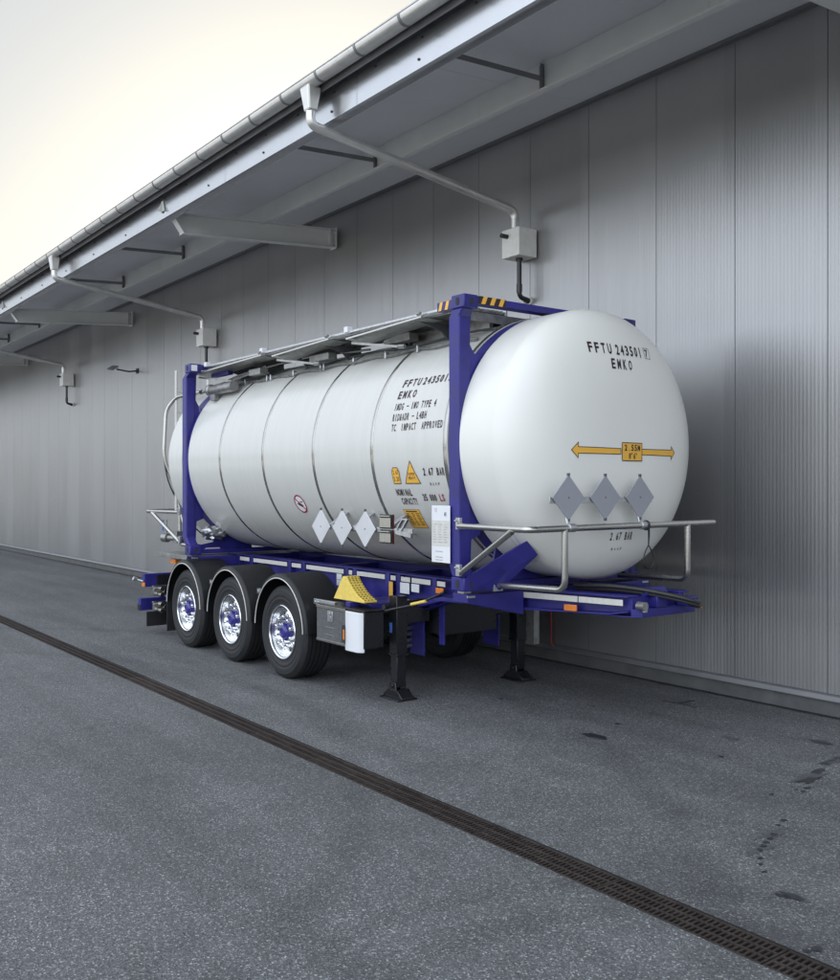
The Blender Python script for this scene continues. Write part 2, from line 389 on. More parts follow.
for x,y,rx,ry in [(-4.379,7.426,.16,.08),(-5.64,6.07,.2,.09),(-4.03,7.0,.06,.22),(-3.9,6.5,.09,.28),(-3.4,5.25,.05,.25),(-3.29,4.95,.05,.18),(-2.81,4.498,.11,.05),(-4.9,6.95,.12,.08)]:
    blob(bm,x,y,rx*.62,ry*.7,irr=.5,z=.0022)
tag(obj('ground_damp',bm,'damp',smooth=False),kind='structure')

# far wooded ridge on the open side of the ground
bm=BM(); prev=None
for i in range(121):
    a=PI+ (i/120)*PI*1.15-.15*PI
    d=190; x=d*math.cos(a);y=d*math.sin(a)
    h=8+5*mathutils.noise.noise(Vector((i*.13,1,0)))+2.2*mathutils.noise.noise(Vector((i*.6,5,0)))
    x2=(d+120)*math.cos(a);y2=(d+120)*math.sin(a)
    c=[bm.verts.new((x,y,-.3)),bm.verts.new((x*1.03,y*1.03,h)),bm.verts.new((x2,y2,h*1.3)),bm.verts.new((x2,y2,-.3))]
    if prev:
        for k in range(3): bm.faces.new([prev[k],c[k],c[k+1],prev[k+1]])
    prev=c
bmesh.ops.recalc_face_normals(bm,faces=bm.faces)
tag(obj('hills',bm,'hill',smooth=False),kind='structure')

# ---------------------------------------------------------------- the hall
XL,XRT=-120,5.5
hall=empty('warehouse',(-10,WY,0),'long grey metal-clad hall with a wide overhanging eave beside the tank trailer','hall')
bm=BM()
x=math.ceil(XL)
gx=.004
off=.13   # seams fall on x = n+off
i0=int(XL); 
for i in range(i0,int(XRT)):
    a=i+off; b=a+1
    # each panel face with bevelled edges into a shallow joint
    P=[(a+gx,WY),(b-gx,WY),(b-gx*.4,WY+.012),(b+gx*.4,WY+.012)]
    zs=(.205,6.70)
    vs=[[bm.verts.new((px_,py_,z)) for px_,py_ in P] for z in zs]
    for k in range(3): bm.faces.new([vs[0][k],vs[0][k+1],vs[1][k+1],vs[1][k]])
    # closing sliver to next panel
    q=[bm.verts.new((b+gx*.4,WY+.012,z)) for z in zs]+[bm.verts.new((b+gx,WY,z)) for z in zs]
    bm.faces.new([q[0],q[2],q[3],q[1]])
# body behind the facing, ends and back
box(bm,XL+.01,XRT,WY+.03,WY+30,.06,6.70)
bmesh.ops.recalc_face_normals(bm,faces=[f for f in bm.faces if len(f.verts)==4 and abs(f.calc_center_median().y-WY)<.02]) if False else None
o=obj('wall',bm,'wall',hall,smooth=False)
# facing normals must look to -y
bm=BM(); box(bm,XL,XRT,WY-.012,WY+.2,-.05,.135); obj('plinth',bm,'plinth',hall,smooth=False,bevel=.008)
bm=BM(); prism(bm,[(WY+.02,.142),(WY-.045,.142),(WY-.045,.150),(WY-.035,.190),(WY-.004,.203),(WY+.02,.203)],'x',XL,XRT); obj('sill_flashing',bm,'flash',hall,smooth=False)
# roof and soffit (rises away from the eave)
S0=6.43; sl_=.0745
def sz(y): return S0+(y-5.40)*sl_
bm=BM()
x=-119.5
while x<XRT:
    x1=min(x+3.1,XRT)
    prism(bm,[(5.44,sz(5.44)),(WY+.05,sz(WY+.05)),(WY+.05,sz(WY+.05)+.02),(5.44,sz(5.44)+.02)],'x',x+.003,x1-.003); x+=3.1
obj('soffit',bm,'soffit',hall,smooth=False)
bm=BM(); prism(bm,[(5.22,sz(5.22)+.06),(WY+30,sz(WY+30)+.06),(WY+30,sz(WY+30)+.2),(5.22,sz(5.22)+.10)],'x',XL,XRT); obj('roof',bm,'roof',hall,smooth=False)
# dark corner angle under the soffit
bm=BM(); prism(bm,[(WY-.004,sz(WY)-.002),(WY-.004,sz(WY)-.03),(WY-.012,sz(WY)-.03),(WY-.012,sz(WY)-.012),(WY-.10,sz(WY-.1)-.01),(WY-.10,sz(WY-.1)-.002)],'x',XL,XRT); obj('corner_trim',bm,'flash',hall,smooth=False)
# fascia channel in 3.1 m lengths
x=-119.9; fx=[]
while x<XRT: fx.append(x); x+=3.1
bm=BM()
for x in fx:
    prism(bm,[(5.415,6.045),(5.400,6.052),(5.396,6.070),(5.400,6.42),(5.43,6.42),(5.43,6.07),(5.53,6.06),(5.53,6.045)],'x',x+.003,x+3.097)
obj('fascia',bm,'fascia',hall,ang=50)
bm=BM()
x=-60
for i in range(95):
    xx=-71.14+i*.78
    lathe(bm,[(5.392,.0),(5.390,.012),(5.397,.013)],(xx,6.33),'y',8)
    if i%2==0: lathe(bm,[(5.388,.0),(5.386,.013),(5.397,.014)],(xx-.05,6.135),'y',8)
bm2=bm
obj('fascia_screw',bm,'dark',hall)['kind']='stuff'
# gutter
bm=BM(); GC=(5.185,6.445); GR=.088
prof=[]
for k in range(15):
    a=PI+PI*k/14; prof.append((GC[0]+GR*math.cos(a),GC[1]+GR*math.sin(a)))
inn=[(GC[0]+(GR-.004)*math.cos(PI+PI*k/14),GC[1]+(GR-.004)*math.sin(PI+PI*k/14)) for k in range(14,-1,-1)]
for x in range(-120,5,4): prism(bm,prof+inn,'x',x+.002,min(x+3.998,XRT))
gut=obj('gutter',bm,'gutter',hall,ang=60)
bm=BM(); tube(bm,[(XL,GC[0]-GR,GC[1]+.004),(XRT,GC[0]-GR,GC[1]+.004)],.010,8); obj('gutter_bead',bm,'gutter',gut)
for i in range(58):
    xb=-7.15-.748*(i-12)
    bm=BM(); 
    quad=[(GC[0]+(GR+.006)*math.cos(PI+PI*k/14),GC[1]+(GR+.006)*math.sin(PI+PI*k/14)) for k in range(15)]
    quadi=[(GC[0]+(GR+.0005)*math.cos(PI+PI*k/14),GC[1]+(GR+.0005)*math.sin(PI+PI*k/14)) for k in range(14,-1,-1)]
    prism(bm,quad+quadi,'x',xb-.016,xb+.016); box(bm,xb-.013,xb+.013,GC[0]+GR,5.40,6.435,6.441)
    obj('gutter_bracket',bm,'flash',gut,ang=60)
bm=BM(); prism(bm,[(5.27,6.53),(5.285,6.40),(5.29,6.33),(5.295,6.33),(5.29,6.40),(5.275,6.53)],'x',XL,XRT); obj('drip_edge',bm,'flash',hall,smooth=False)
# purlin (C section) under the soffit
PY=7.04; pz=sz(PY)-.006
x=-119.0
bm=BM()
for x in fx:
    prism(bm,[(PY-.0,pz),(PY,pz-.30),(PY-.065,pz-.305),(PY-.065,pz-.292),(PY-.073,pz-.292),(PY-.073,pz-.313),(PY+.008,pz-.308),(PY+.008,pz)],'x',x+.002,x+3.098)
obj('purlin',bm,'beam',hall,smooth=False)
# cantilever beams (I section)
beams=[-4.17-9.31*i for i in range(9)]
for xb in beams:
    bm=BM()
    ya,yb=5.50,8.30
    def tz(y): return 6.146+(y-5.478)*.0745
    # web
    prism(bm,[(ya,tz(ya)-.012),(yb,tz(yb)-.012),(yb,tz(yb)-.288),(ya+.19,tz(ya+.19)-.288)],'x',xb-.004,xb+.004)
    prism(bm,[(ya-.03,tz(ya-.03)),(yb,tz(yb)),(yb,tz(yb)-.012),(ya-.03,tz(ya-.03)-.012)],'x',xb-.07,xb+.07)
    prism(bm,[(ya+.17,tz(ya+.17)-.288),(yb,tz(yb)-.288),(yb,tz(yb)-.3),(ya+.17,tz(ya+.17)-.3)],'x',xb-.07,xb+.07)
    prism(bm,[(ya,tz(ya)-.012),(ya+.01,tz(ya)-.012),(ya+.20,tz(ya+.19)-.288),(ya+.188,tz(ya+.19)-.288)],'x',xb-.07,xb+.07)
    cb=obj('cantilever_beam',bm,'beam',hall,smooth=False,bevel=.002)
    bm=BM(); box(bm,xb-.09,xb+.09,yb,yb+.02,tz(yb)-.32,tz(yb)+.02); box(bm,xb-.075,xb+.075,yb-.10,yb-.088,tz(yb)-.286,tz(yb)-.014)
    for dz in (-.06,-.24):
        for dx in (-.075,.075): lathe(bm,[(yb-.028,.0),(yb-.028,.014),(yb,.014)],(xb+dx,tz(yb)+dz),'y',6)
    obj('end_plate',bm,'beam',cb,smooth=False)
    bm=BM() # bracket from the fascia to the beam tip
    prism(bm,[(xb-.03,6.30),(xb+.03,6.30),(xb+.075,6.148),(xb-.075,6.148)],'y',5.380,5.390)
    prism(bm,[(5.392-.004,6.30),(5.392-.004,6.15),(5.30,6.15)],'x',xb-.005,xb+.005)
    obj('bracket',bm,'beam',cb,smooth=False)
# struts between fascia and purlin
sxs=[]
for xb in [5.14]+beams[:-1]:
    for k in (1,2):
        if xb-3.1*k<XRT-.3: sxs.append(xb-3.1*k)
for xs_ in sxs:
    bm=BM(); quadbox(bm,(xs_,5.43,6.30),(xs_,PY-.02,6.395),(.028,0,0),(0,-.0004,.004)); quadbox(bm,(xs_+.026,5.43,6.275),(xs_+.026,PY-.02,6.370),(.003,0,0),(0,0,.026))
    s=obj('strut',bm,'flash',hall,smooth=False)
    bm=BM(); box(bm,xs_-.03,xs_+.03,PY-.022,PY-.012,pz-.28,pz-.02); box(bm,xs_+.024,xs_+.03,PY-.06,PY-.012,pz-.28,pz-.02); obj('cleat',bm,'flash',s,smooth=False)

# ---------------------------------------------------------------- rainwater pipes with their collector boxes
def downpipe(xc,label):
    t=empty('rain_downpipe',(xc,8.1,5.0),label,'downpipe','rain downpipes along the eave')
    yo=5.20
    bm=BM()
    tube(bm,bent([(xc-.16,yo+.0,6.15),(xc-.16,yo,5.985),(xc-.12,8.10,5.56),(xc-.12,8.10,5.34)],.17,8),.051,16)
    obj('pipe',bm,'gutter',t,ang=50)
    bm=BM(); lathe(bm,[(5.965,.0),(5.965,.054)],(0,0),'z') if False else None
    prism(bm,[(xc-.16-.095,6.38),(xc-.16+.095,6.38),(xc-.16+.056,6.12),(xc-.16-.056,6.12)],'y',yo-.09,yo+.085)
    # taper the outlet towards the pipe
    for v in bm.verts:
        if v.co.z<6.2: v.co.y=yo+(v.co.y-yo)*.62
    obj('outlet_funnel',bm,'gutter',t,smooth=False,bevel=.022)
    bx=empty if False else None
    bm=BM(); x0,x1,ya,yb,z0,z1=xc-.30+.0,xc+.015,8.045,8.345,4.985,5.335
    box(bm,x0,x1,ya,yb,z0,z1)
    b=obj('collector_box',bm,'boxgrey',t,bevel=.006)
    bm=BM(); cyl(bm,(x0+.10,ya-.10,z1-.09),(x0+.10,ya+.01,z1-.09),.028,14); obj('overflow_spout',bm,'black',b)
    bm=BM(); 
    xm=xc-.135; 
    tube(bm,bent([(xm,8.19,4.99),(xm,8.19,4.50),(xm,8.40,4.47)],.07,6),.030,14)
    cyl(bm,(xm,8.19,4.66),(xm,8.19,4.56),.037,14); cyl(bm,(xm,8.19,4.99),(xm,8.19,4.95),.045,14); cyl(bm,(xm,8.29,4.475),(xm,8.34,4.472),.037,14)
    obj('drain_pipe',bm,'blackpaint',t)
    bm=BM(); cyl(bm,(xm,8.35,4.47),(xm,8.369,4.47),.05,14); obj('wall_collar',bm,'boxgrey',t)
    return t
downpipe(-8.74,'grey rainwater pipe and box directly above the front end of the tank')
downpipe(-8.74-9.31,'grey rainwater pipe whose box sits just above the rear end of the tank')
downpipe(-8.74-9.31*2,'farthest grey rainwater pipe, its box left of the small floodlight on the wall')

# small floodlight on the wall
fl=empty('wall_floodlight',(-22.7,8.2,4.97),'small flat floodlight on a bracket arm high on the grey wall','floodlight')
bm=BM(); quadbox(bm,(-22.95,7.86,5.02),(-22.74,7.92,4.99),(.015,.07,.045),(0,-.010,.014)); obj('lamp_head',bm,'flash',fl,smooth=False,bevel=.004)
bm=BM(); tube(bm,bent([(-22.62,7.9,4.95),(-22.5,8.15,4.90),(-22.5,8.36,4.93)],.05,4),.018,8); box(bm,-22.56,-22.44,8.345,8.366,4.87,4.99); obj('arm',bm,'black',fl)

# red pipe at the foot of the wall
bm=BM(); tube(bm,bent([(-8.45,8.32,1.3),(-8.45,8.32,.20),(-8.40,8.37,.16)],.04,4),.016,8); box(bm,-8.475,-8.425,8.315,8.366,.9,.93)
tag(obj('riser_pipe',bm,'redpipe',loc=(-8.45,8.32,.17)),'thin red pipe running down the wall behind the trailer','pipe')

# ================================================================= the semi-trailer
YC=6.42
tr=empty('semi_trailer',(-9.3,YC,0),'blue three-axle container trailer with polished wheels parked by the grey wall','trailer')
BY=(5.97,6.87)
RX0,RX1=-13.2,-5.34
def taper(bm,side=1):
    bmesh.ops.bisect_plane(bm,geom=bm.verts[:]+bm.edges[:]+bm.faces[:],plane_co=(-6.35,0,0),plane_no=(1,0,0))
    for v in bm.verts:
        if v.co.x>-6.35 and side: v.co.y+=(v.co.x+6.35)/1.05*.25
    return bm
for y in BY:
    bm=BM()
    prof=[(RX0,1.195),(RX1,1.195),(RX1,1.09),(-5.50,1.06),(-7.40,1.0),(-8.10,.80),(-12.6,.80),(RX0,.95)]
    prism(bm,prof,'y',y-.006,y+.006)
    # flanges
    box(bm,RX0,RX1,y-.072,y+.072,1.196,1.210)
    low=[(RX1,1.088),(-5.50,1.058),(-7.40,.998),(-8.10,.798),(-12.6,.798),(RX0,.948)]
    for a,b in zip(low[:-1],low[1:]):
        prism(bm,[a,b,(b[0],b[1]-.014),(a[0],a[1]-.014)],'y',y-.072,y+.072)
    mb=obj('main_beam',taper(bm,y<YC),'blue',tr,smooth=False,bevel=.003)
    if y<YC:
        bm=BM()
        for xs_ in (-12.45,-12.05,-11.66,-10.62,-10.27,-9.29,-9.12,-8.47,-8.27,-7.65,-6.49):
            zb=.80 if xs_<-8.1 else (1.0 if xs_>-7.4 else .80+(xs_+8.1)/.7*.2)
            box(bm,xs_-.035,xs_+.035,y-.071,y-.0065,zb+.001,1.1955)
        obj('stiffener',bm,'blue',mb,smooth=False,bevel=.002)['kind']='stuff'
        bm=BM()
        for a,b in ((-12.40,-12.10),(-12.0,-11.72),(-11.6,-10.68),(-10.56,-10.33),(-10.2,-9.35),(-9.24,-9.17),(-9.07,-8.52),(-8.41,-8.32),(-8.22,-8.06),(-8.03,-7.71),(-7.60,-7.47),(-6.535,-6.47+.0),(-6.42,-5.8),(-5.79,-5.38)):
            box(bm,a,b,y-.0725,y-.0705,1.128,1.178)
        obj('reflective_strip',taper(bm),'tape',mb,smooth=False)['kind']='stuff'
        bm=BM()
        for a,b,c,d in ((-8.235,-8.07,1.005,1.118),(-8.035,-7.90,1.035,1.118),(-9.50,-9.39,1.055,1.12),(-9.50,-9.39,.985,1.05)): box(bm,a,b,y-.0735,y-.0715,c,d)
        obj('sticker',bm,'white',mb,smooth=False)
        bm=BM(); box(bm,-8.44,-8.37,y-.0735,y-.0715,.95,1.11); obj('yellow_sticker',bm,'yellow',mb,smooth=False)
        for xs_,zz in ((-7.545,1.085),(-5.86,1.075)):
            bm=BM(); box(bm,xs_-.06,xs_+.06,y-.09,y-.0715,zz-.028,zz+.028); obj('side_marker_lamp',taper(bm),'amber',mb,smooth=False,bevel=.006)
# lower tie plate of the gooseneck and cross members
bm=BM()
for xs_ in (-12.9,-11.4,-10.1,-8.8,-7.3,-6.5):
    zb=.86 if xs_<-8 else 1.04
    box(bm,xs_-.04,xs_+.04,BY[0]+.007,BY[1]-.007,zb,1.17)
box(bm,RX1-.08,RX1-.002,BY[0]+.25,BY[1]-.01,1.05,1.194)
obj('cross_member',bm,'blue',tr,smooth=False,bevel=.003)['kind']='stuff'
bm=BM()  # front skid plate, pointed
prism(bm,[(-7.2,5.92),(-6.35,5.92),(-5.36,6.16),(-5.27,6.25),(-5.27,6.93),(-7.2,6.93)],'z',1.030,1.042)
prism(bm,[(-5.338,6.18),(-5.27,6.25),(-5.27,6.93),(-5.338,6.93)],'z',1.042,1.10)
obj('skid_plate',bm,'blue',tr,smooth=False,bevel=.003)
# bolsters carrying the corner castings
for xa,xb,nm in ((-6.53,-6.33,'front_bolster'),(-12.32,-12.08,'rear_bolster')):
    bm=BM(); 
    z0=1.055 if nm[0]=='f' else .98
    for s in (0,1):
        pts=[(BY[0]-.075,1.19),(5.24,1.195),(5.24,1.12),(BY[0]-.075,z0-.08)]
        if s: pts=[(2*YC-a,b) for a,b in pts]
        prism(bm,pts,'x',xa,xb)
    box(bm,xa+.02,xb-.02,BY[0]+.01,BY[1]-.01,z0,1.194)
    nmx='bolster'
    bo=obj(nmx,bm,'blue',tr,smooth=False,bevel=.006)
    for y in (5.29,2*YC-5.29):
        bm=BM(); box(bm,xa+.06,xb-.06,y-.045,y+.045,1.195,1.219); box(bm,xb+.001,xb+.012,y-.06,y+.03,1.165,1.185)
        obj('twist_lock',bm,'galv',bo,bevel=.003)
# bracket under the bolster with the sloping web, seen behind the landing leg
bm=BM()
prism(bm,[(-8.20,.80),(-7.42,1.0),(-6.55,1.02),(-6.55,1.06),(-7.42,1.04),(-8.20,.84)],'y',5.80,5.90)
prism(bm,[(-8.14,.38),(-7.90,.38),(-7.90,.86),(-8.14,.80)],'y',5.955,5.975)
prism(bm,[(-7.70,.52),(-7.62,.52),(-7.62,.95),(-7.70,.90)],'y',6.0,6.02)
for yy in (7.0,): prism(bm,[(-8.16,.38),(-7.90,.38),(-7.90,.86),(-8.16,.80)],'y',yy-.02,yy)
obj('leg_bracket',bm,'blue',tr,split=True,smooth=False,bevel=.004)
bm=BM()
for k in range(5): lathe(bm,[(5.90,0),(5.90,.018),(5.955,.018)],(-8.115,.46+k*.062),'y',6)
obj('bracket_bolt',bm,'galv',tr)['kind']='stuff'
# slotted board seen behind the far leg
bm=BM()
prism(bm,[(-7.98,.46),(-7.86,.40),(-7.66,.40),(-7.66,.84),(-7.98,.84),(-7.98,.74),(-7.88,.68),(-7.88,.60),(-7.98,.54)],'y',7.28,7.30)
box(bm,-7.668,-7.655,7.28,7.36,.40,.84)
obj('cover_plate',bm,'dirty',tr,smooth=False,bevel=.002)
bm=BM(); prism(bm,[(6.03,.60),(6.81,.60),(6.81,1.0),(6.03,1.0)],'x',-7.76,-7.74); box(bm,-8.05,-7.76,6.03,6.05,.62,.95); obj('leg_cross_panel',bm,'blackpaint',tr,smooth=False,bevel=.003)
# landing legs
def leg(y):
    s=1 if y<YC else -1
    x=-7.85
    bm=BM(); box(bm,x-.066,x+.066,y-.066,y+.066,.44,1.03); box(bm,x-.073,x+.073,y-.073,y+.073,.43,.455); box(bm,x-.045,x+.045,y+.05*s,y+.36*s,.75,.98)
    l=obj('landing_leg',bm,'blackpaint',tr,bevel=.006)
    bm=BM(); box(bm,x-.056,x+.056,y-.056,y+.056,.12,.44); obj('inner_tube',bm,'blackpaint',l,bevel=.004)
    bm=BM()
    prism(bm,[(x-.16,.014),(x+.16,.014),(x+.16,.03),(x+.075,.10),(x-.075,.10),(x-.16,.03)],'y',y-.075,y+.075)
    box(bm,x-.165,x+.165,y-.12,y+.12,.0,.016)
    for sy in (-1,1): prism(bm,[(x-.07,.02),(x+.07,.02),(x+.05,.17),(x-.05,.17)],'y',y+sy*.066-.006,y+sy*.066+.006)
    cyl(bm,(x,y-.085,.135),(x,y+.085,.135),.018,10)
    obj('foot',bm,'blackpaint',l,bevel=.006)
    if s==1:
        bm=BM(); tube(bm,bent([(-7.90,5.40,.86),(-7.80,5.43,.90),(-7.35,5.46,1.0),(-6.95,5.48,1.15)],.1,4),.013,10)
        cyl(bm,(x,5.50,.93),(x,5.42,.93),.03,12); cyl(bm,(-7.92,5.40,.80),(-7.92,5.40,.90),.012,8)
        obj('crank_handle',bm,'blackpaint',l)
        bm=BM(); box(bm,x-.060,x-.014,y-.0685,y-.0665,.66,.76); obj('sticker',bm,'bluestk',l,smooth=False)
        bm=BM(); cyl(bm,(-7.42,5.445,.995),(-7.2,5.455,1.045),.0145,10); obj('handle_band',bm,'chock',l)
leg(5.60); leg(2*YC-5.62)
# wheels
AX=(-9.45,-10.76,-12.08)
def wheel(x,side):
    o=side*1.275; yo=YC+o      # outer face of the tyre
    s=-side                     # inward direction
    def Y(d): return yo+s*d
    zc=.513
    prof=[(.0,.300),(-.0,.33),(-.004,.345),(-.012,.36),(-.013,.375),(-.010,.388),(-.016,.40),(-.017,.43),(-.012,.455),(-.013,.462),(.004,.485),(.014,.497),(.022,.506),(.03,.512)]
    prof=[(a+.017,b) for a,b in prof]
    tread=[]
    d=.05
    W=.385
    gro=[.10,.155,.21,.265,.32]
    for g in gro: tread+=[(g-.006,.515),(g-.005,.502),(g+.005,.502),(g+.006,.515)]
    full=[(a,b) for a,b in prof]+tread+[(W-a,b) for a,b in reversed(prof)]+[(W-.02,.28),(.02,.28)]
    bm=BM(); lathe(bm,[(Y(a),b) for a,b in full],(0,0),'y',72,close=True)
    bmesh.ops.translate(bm,verts=bm.verts,vec=(x,0,zc))
    w_=empty('wheel',(x,yo,zc)); w_.parent=tr; w_.location=Vector((x,yo,zc))-ORG[tr.name]
    obj('tyre',bm,'rubber',w_,ang=28)
    bm=BM()
    rp=[(.045,.296),(.010,.300),(.004,.293),(.010,.284),(.05,.276),(.085,.266),(.100,.254),(.098,.244),(.086,.237),(.080,.228),(.080,.12),(.080,.08),(.115,.08),(.115,.20),(.18,.262),(.34,.27),(.34,.29),(.05,.29)]
    lathe(bm,[(Y(a),b) for a,b in rp],(0,0),'y',72,close=True); bmesh.ops.translate(bm,verts=bm.verts,vec=(x,0,zc))
    rim=obj('rim',bm,'chrome',w_,ang=35)
    bm=BM()
    for k in range(10):
        a=2*PI*(k+.5)/10; c=(x+.168*math.cos(a),zc+.168*math.sin(a))
        lathe(bm,[(Y(.078),.030),(Y(.066),.028),(Y(.064),.021),(Y(.012),.019),(Y(.006),.014),(Y(.006),0)],c,'y',10)
    obj('wheel_nut',bm,'chrome',w_,ang=40,split=True)
    bm=BM()
    for k in range(10):
        a=2*PI*(k)/10; c=(x+.208*math.cos(a),zc+.208*math.sin(a))
        lathe(bm,[(Y(.0790),.0),(Y(.0785),.015),(Y(.082),.016)],c,'y',14)
    obj('hand_hole',bm,'dark',w_,ang=40)['kind']='stuff'
    bm=BM(); lathe(bm,[(Y(.15),.10),(Y(.15),.235),(Y(.36),.235),(Y(.36),.05)],(x,zc),'y',32); obj('brake_drum',bm,'blackpaint',w_)
    bm=BM()
    lathe(bm,[(Y(.11),.108),(Y(.060),.104),(Y(.054),.098),(Y(.052),.080),(Y(.02),.074),(Y(.012),.066),(Y(.008),.045),(Y(.014),.04),(Y(.014),0)],(x,zc),'y',36)
    for k in range(10):
        a=2*PI*k/10; quadbox(bm,(x+.085*math.cos(a),Y(.045),zc+.085*math.sin(a)),(x+.100*math.cos(a),Y(.045),zc+.100*math.sin(a)),(.006*math.sin(a),0,-.006*math.cos(a)),(0,.010,0))
    obj('hub',bm,'bluehub',w_,ang=35)
    return w_
for x in AX:
    for side in (-1,1): wheel(x,side)
bm=BM()
for x in AX:
    cyl(bm,(x,YC-1.0,.513),(x,YC+1.0,.513),.072,16)
    for y in (BY[0]-.05,BY[1]+.05):
        prism(bm,[(x-.07,.44),(x+.55,.62),(x+.55,.80),(x+.43,.80),(x+.40,.66),(x-.07,.60)],'y',y-.05,y+.05)
        cyl(bm,(x-.25,y,.55),(x-.25,y,.80),.13,18)
obj('axle',bm,'blackpaint',tr,bevel=.003)
bm=BM()
for xx,yy in ((-8.9,6.2),(-8.9,6.65)): cyl(bm,(xx-.5,yy,.62),(xx+.42,yy,.62),.13,20)
obj('air_tank',bm,'blackpaint',tr,split=True)
# fenders
def arc(x,z,a,b,t0,t1,n): return [(x+a*math.cos(t0+(t1-t0)*k/n),z+b*math.sin(t0+(t1-t0)*k/n)) for k in range(n+1)]
for x in AX:
    for s in (-1,1):
        xx=x-.02; zc=.535
        ya,yb=YC+s*1.30,YC+s*.80
        t0,t1=R(2),R(178)
        out=arc(xx,zc,.600,.628,t0,t1,40); inn=arc(xx,zc,.594,.622,t1,t0,40)
        bm=BM(); prism(bm,out+inn,'y',ya+.0-s*.03,yb)
        # rolled outer lip: sloping flange down to the bright trim
        n=40
        A=arc(xx,zc,.600,.628,t0,t1,n);B=arc(xx,zc,.585,.613,t0,t1,n);C=arc(xx,zc,.548,.576,t0,t1,n);D=arc(xx,zc,.544,.572,t0,t1,n)
        rings=[(A,ya-s*.032),(A,ya-s*.03),(B,ya-s*.004),(C,ya+s*.004),(D,ya-s*.004),(arc(xx,zc,.580,.608,t0,t1,n),ya-s*.012),(arc(xx,zc,.594,.622,t0,t1,n),ya-s*.036)]
        vs=[[bm.verts.new((p[0],y_,p[1])) for p in P] for P,y_ in rings]
        fs=[]
        for i in range(len(vs)-1):
            for k in range(n): fs.append(bm.faces.new([vs[i][k],vs[i][k+1],vs[i+1][k+1],vs[i+1][k]]))
        bmesh.ops.recalc_face_normals(bm,faces=fs)
        f=obj('fender',bm,'black',tr,ang=45)
        bm=BM(); tube(bm,[(p[0],ya+s*.006,p[1]) for p in arc(xx,zc,.549,.577,R(2),R(178),n)],.0058,6); obj('trim_strip',bm,'tape',f)
        bm=BM(); box(bm,xx+.56,xx+.98 if x==AX[0] else xx+.72,YC+s*1.16-.02,YC+s*1.16+.02,.87,.93)
        for q in (.60,.66): lathe(bm,[(YC+s*1.19,0),(YC+s*1.19,.014),(YC+s*1.16,.014)],(xx+q,.90),'y',6)
        obj('fender_bracket',bm,'galv',f,smooth=False,bevel=.006)
        if x==AX[2]:
            bm=BM(); box(bm,xx-.612,xx-.600,YC+s*1.28,YC+s*.82,.14,.62) if s>0 else box(bm,xx-.612,xx-.600,YC-1.28,YC-.82,.14,.62); obj('mud_flap',bm,'rubber',f,smooth=False)
bm=BM(); lathe(bm,[(5.20,0),(5.20,.028),(5.30,.03)],(-10.04,.80),'y',14); obj('side_marker_lamp',bm,'amber',tr)
bm=BM(); lathe(bm,[(5.18,0),(5.18,.03),(5.27,.032)],(-12.62,.97),'y',14); box(bm,-12.8,-12.60,5.22,5.34,1.07,1.13); obj('side_marker_lamp',bm,'amber',tr)
# tool box
bm=BM(); prism(bm,[(-8.70,.525),(-7.84,.525),(-7.84,.895),(-8.70,.895)],'y',5.175,5.42)
tb=obj('toolbox',bm,'blackpaint',tr,bevel=.012)
bm=BM(); box(bm,-8.705,-8.15,5.160,5.174,.523,.895); dr=obj('toolbox_door',bm,'checker',tb,bevel=.004)
bm=BM(); box(bm,-8.48,-8.38,5.152,5.159,.74,.85); box(bm,-8.45,-8.41,5.146,5.152,.755,.80); cyl(bm,(-8.43,5.15,.82),(-8.43,5.142,.82),.018,12); obj('lock',bm,'galv',tb,bevel=.002)
bm=BM(); box(bm,-8.53,-8.36,5.156,5.160,.675,.681); box(bm,-8.53,-8.36,5.156,5.160,.60,.606); box(bm,-8.705,-8.15,5.153,5.160,.868,.897); box(bm,-8.705,-8.15,5.153,5.160,.522,.545); obj('door_edge',bm,'steel',tb,smooth=False,bevel=.002)
bm=BM(); 
pr_=[(-8.148,5.165),(-8.10,5.13),(-8.02,5.125),(-7.90,5.13),(-7.86,5.15),(-7.84,5.19),(-7.86,5.19),(-7.88,5.165),(-8.10,5.160)]
prism(bm,pr_,'z',.495,.885)
obj('white_end_cover',bm,'white',tb,bevel=.006,ang=60)
bm=BM(); box(bm,-8.150,-8.10,5.119,5.15,.57,.74); obj('handle_recess',bm,'dark',tb,smooth=False)
bm=BM(); box(bm,-8.120,-8.10,5.112,5.121,.60,.70); obj('side_reflector',bm,'amber',tb,smooth=False,bevel=.003)
bm=BM(); box(bm,-8.72,-7.83,5.17,5.43,.896,.904); obj('lid',bm,'blackpaint',tb,bevel=.003)
bm=BM(); box(bm,-8.5,-8.0,5.37,5.92,.93,.945); box(bm,-8.30,-8.22,5.26,5.38,.905,.95); obj('chock_bracket',bm,'blue',tr,smooth=False,bevel=.003)
# rear deck plate, lamp bars, underrun bar
bm=BM(); box(bm,-13.12,-12.34,5.17,2*YC-5.17,1.155,1.205); rp=obj('rear_deck_plate',bm,'dirty',tr,smooth=False,bevel=.006)
bm=BM(); box(bm,-13.12,-12.1,5.165,5.18,1.150,1.212); box(bm,-12.34,-12.1,5.18,5.5,1.15,1.16); obj('deck_edge',bm,'dirty',rp,smooth=False,bevel=.004)
bm=BM(); box(bm,-13.72,-13.62,5.17,2*YC-5.17,.67,.86); lb=obj('lamp_bar',bm,'blue',tr,smooth=False,bevel=.006)
bm=BM(); box(bm,-13.62,-13.60,5.35,5.95,.68,.84); box(bm,-13.62,-13.60,2*YC-5.95,2*YC-5.35,.68,.84); obj('lamp_housing',bm,'black',lb,split=True,smooth=False,bevel=.004)
bm=BM(); box(bm,-13.70,-13.60,5.155,5.175,.675,.735); obj('side_marker_lamp',bm,'amber',lb,bevel=.004)
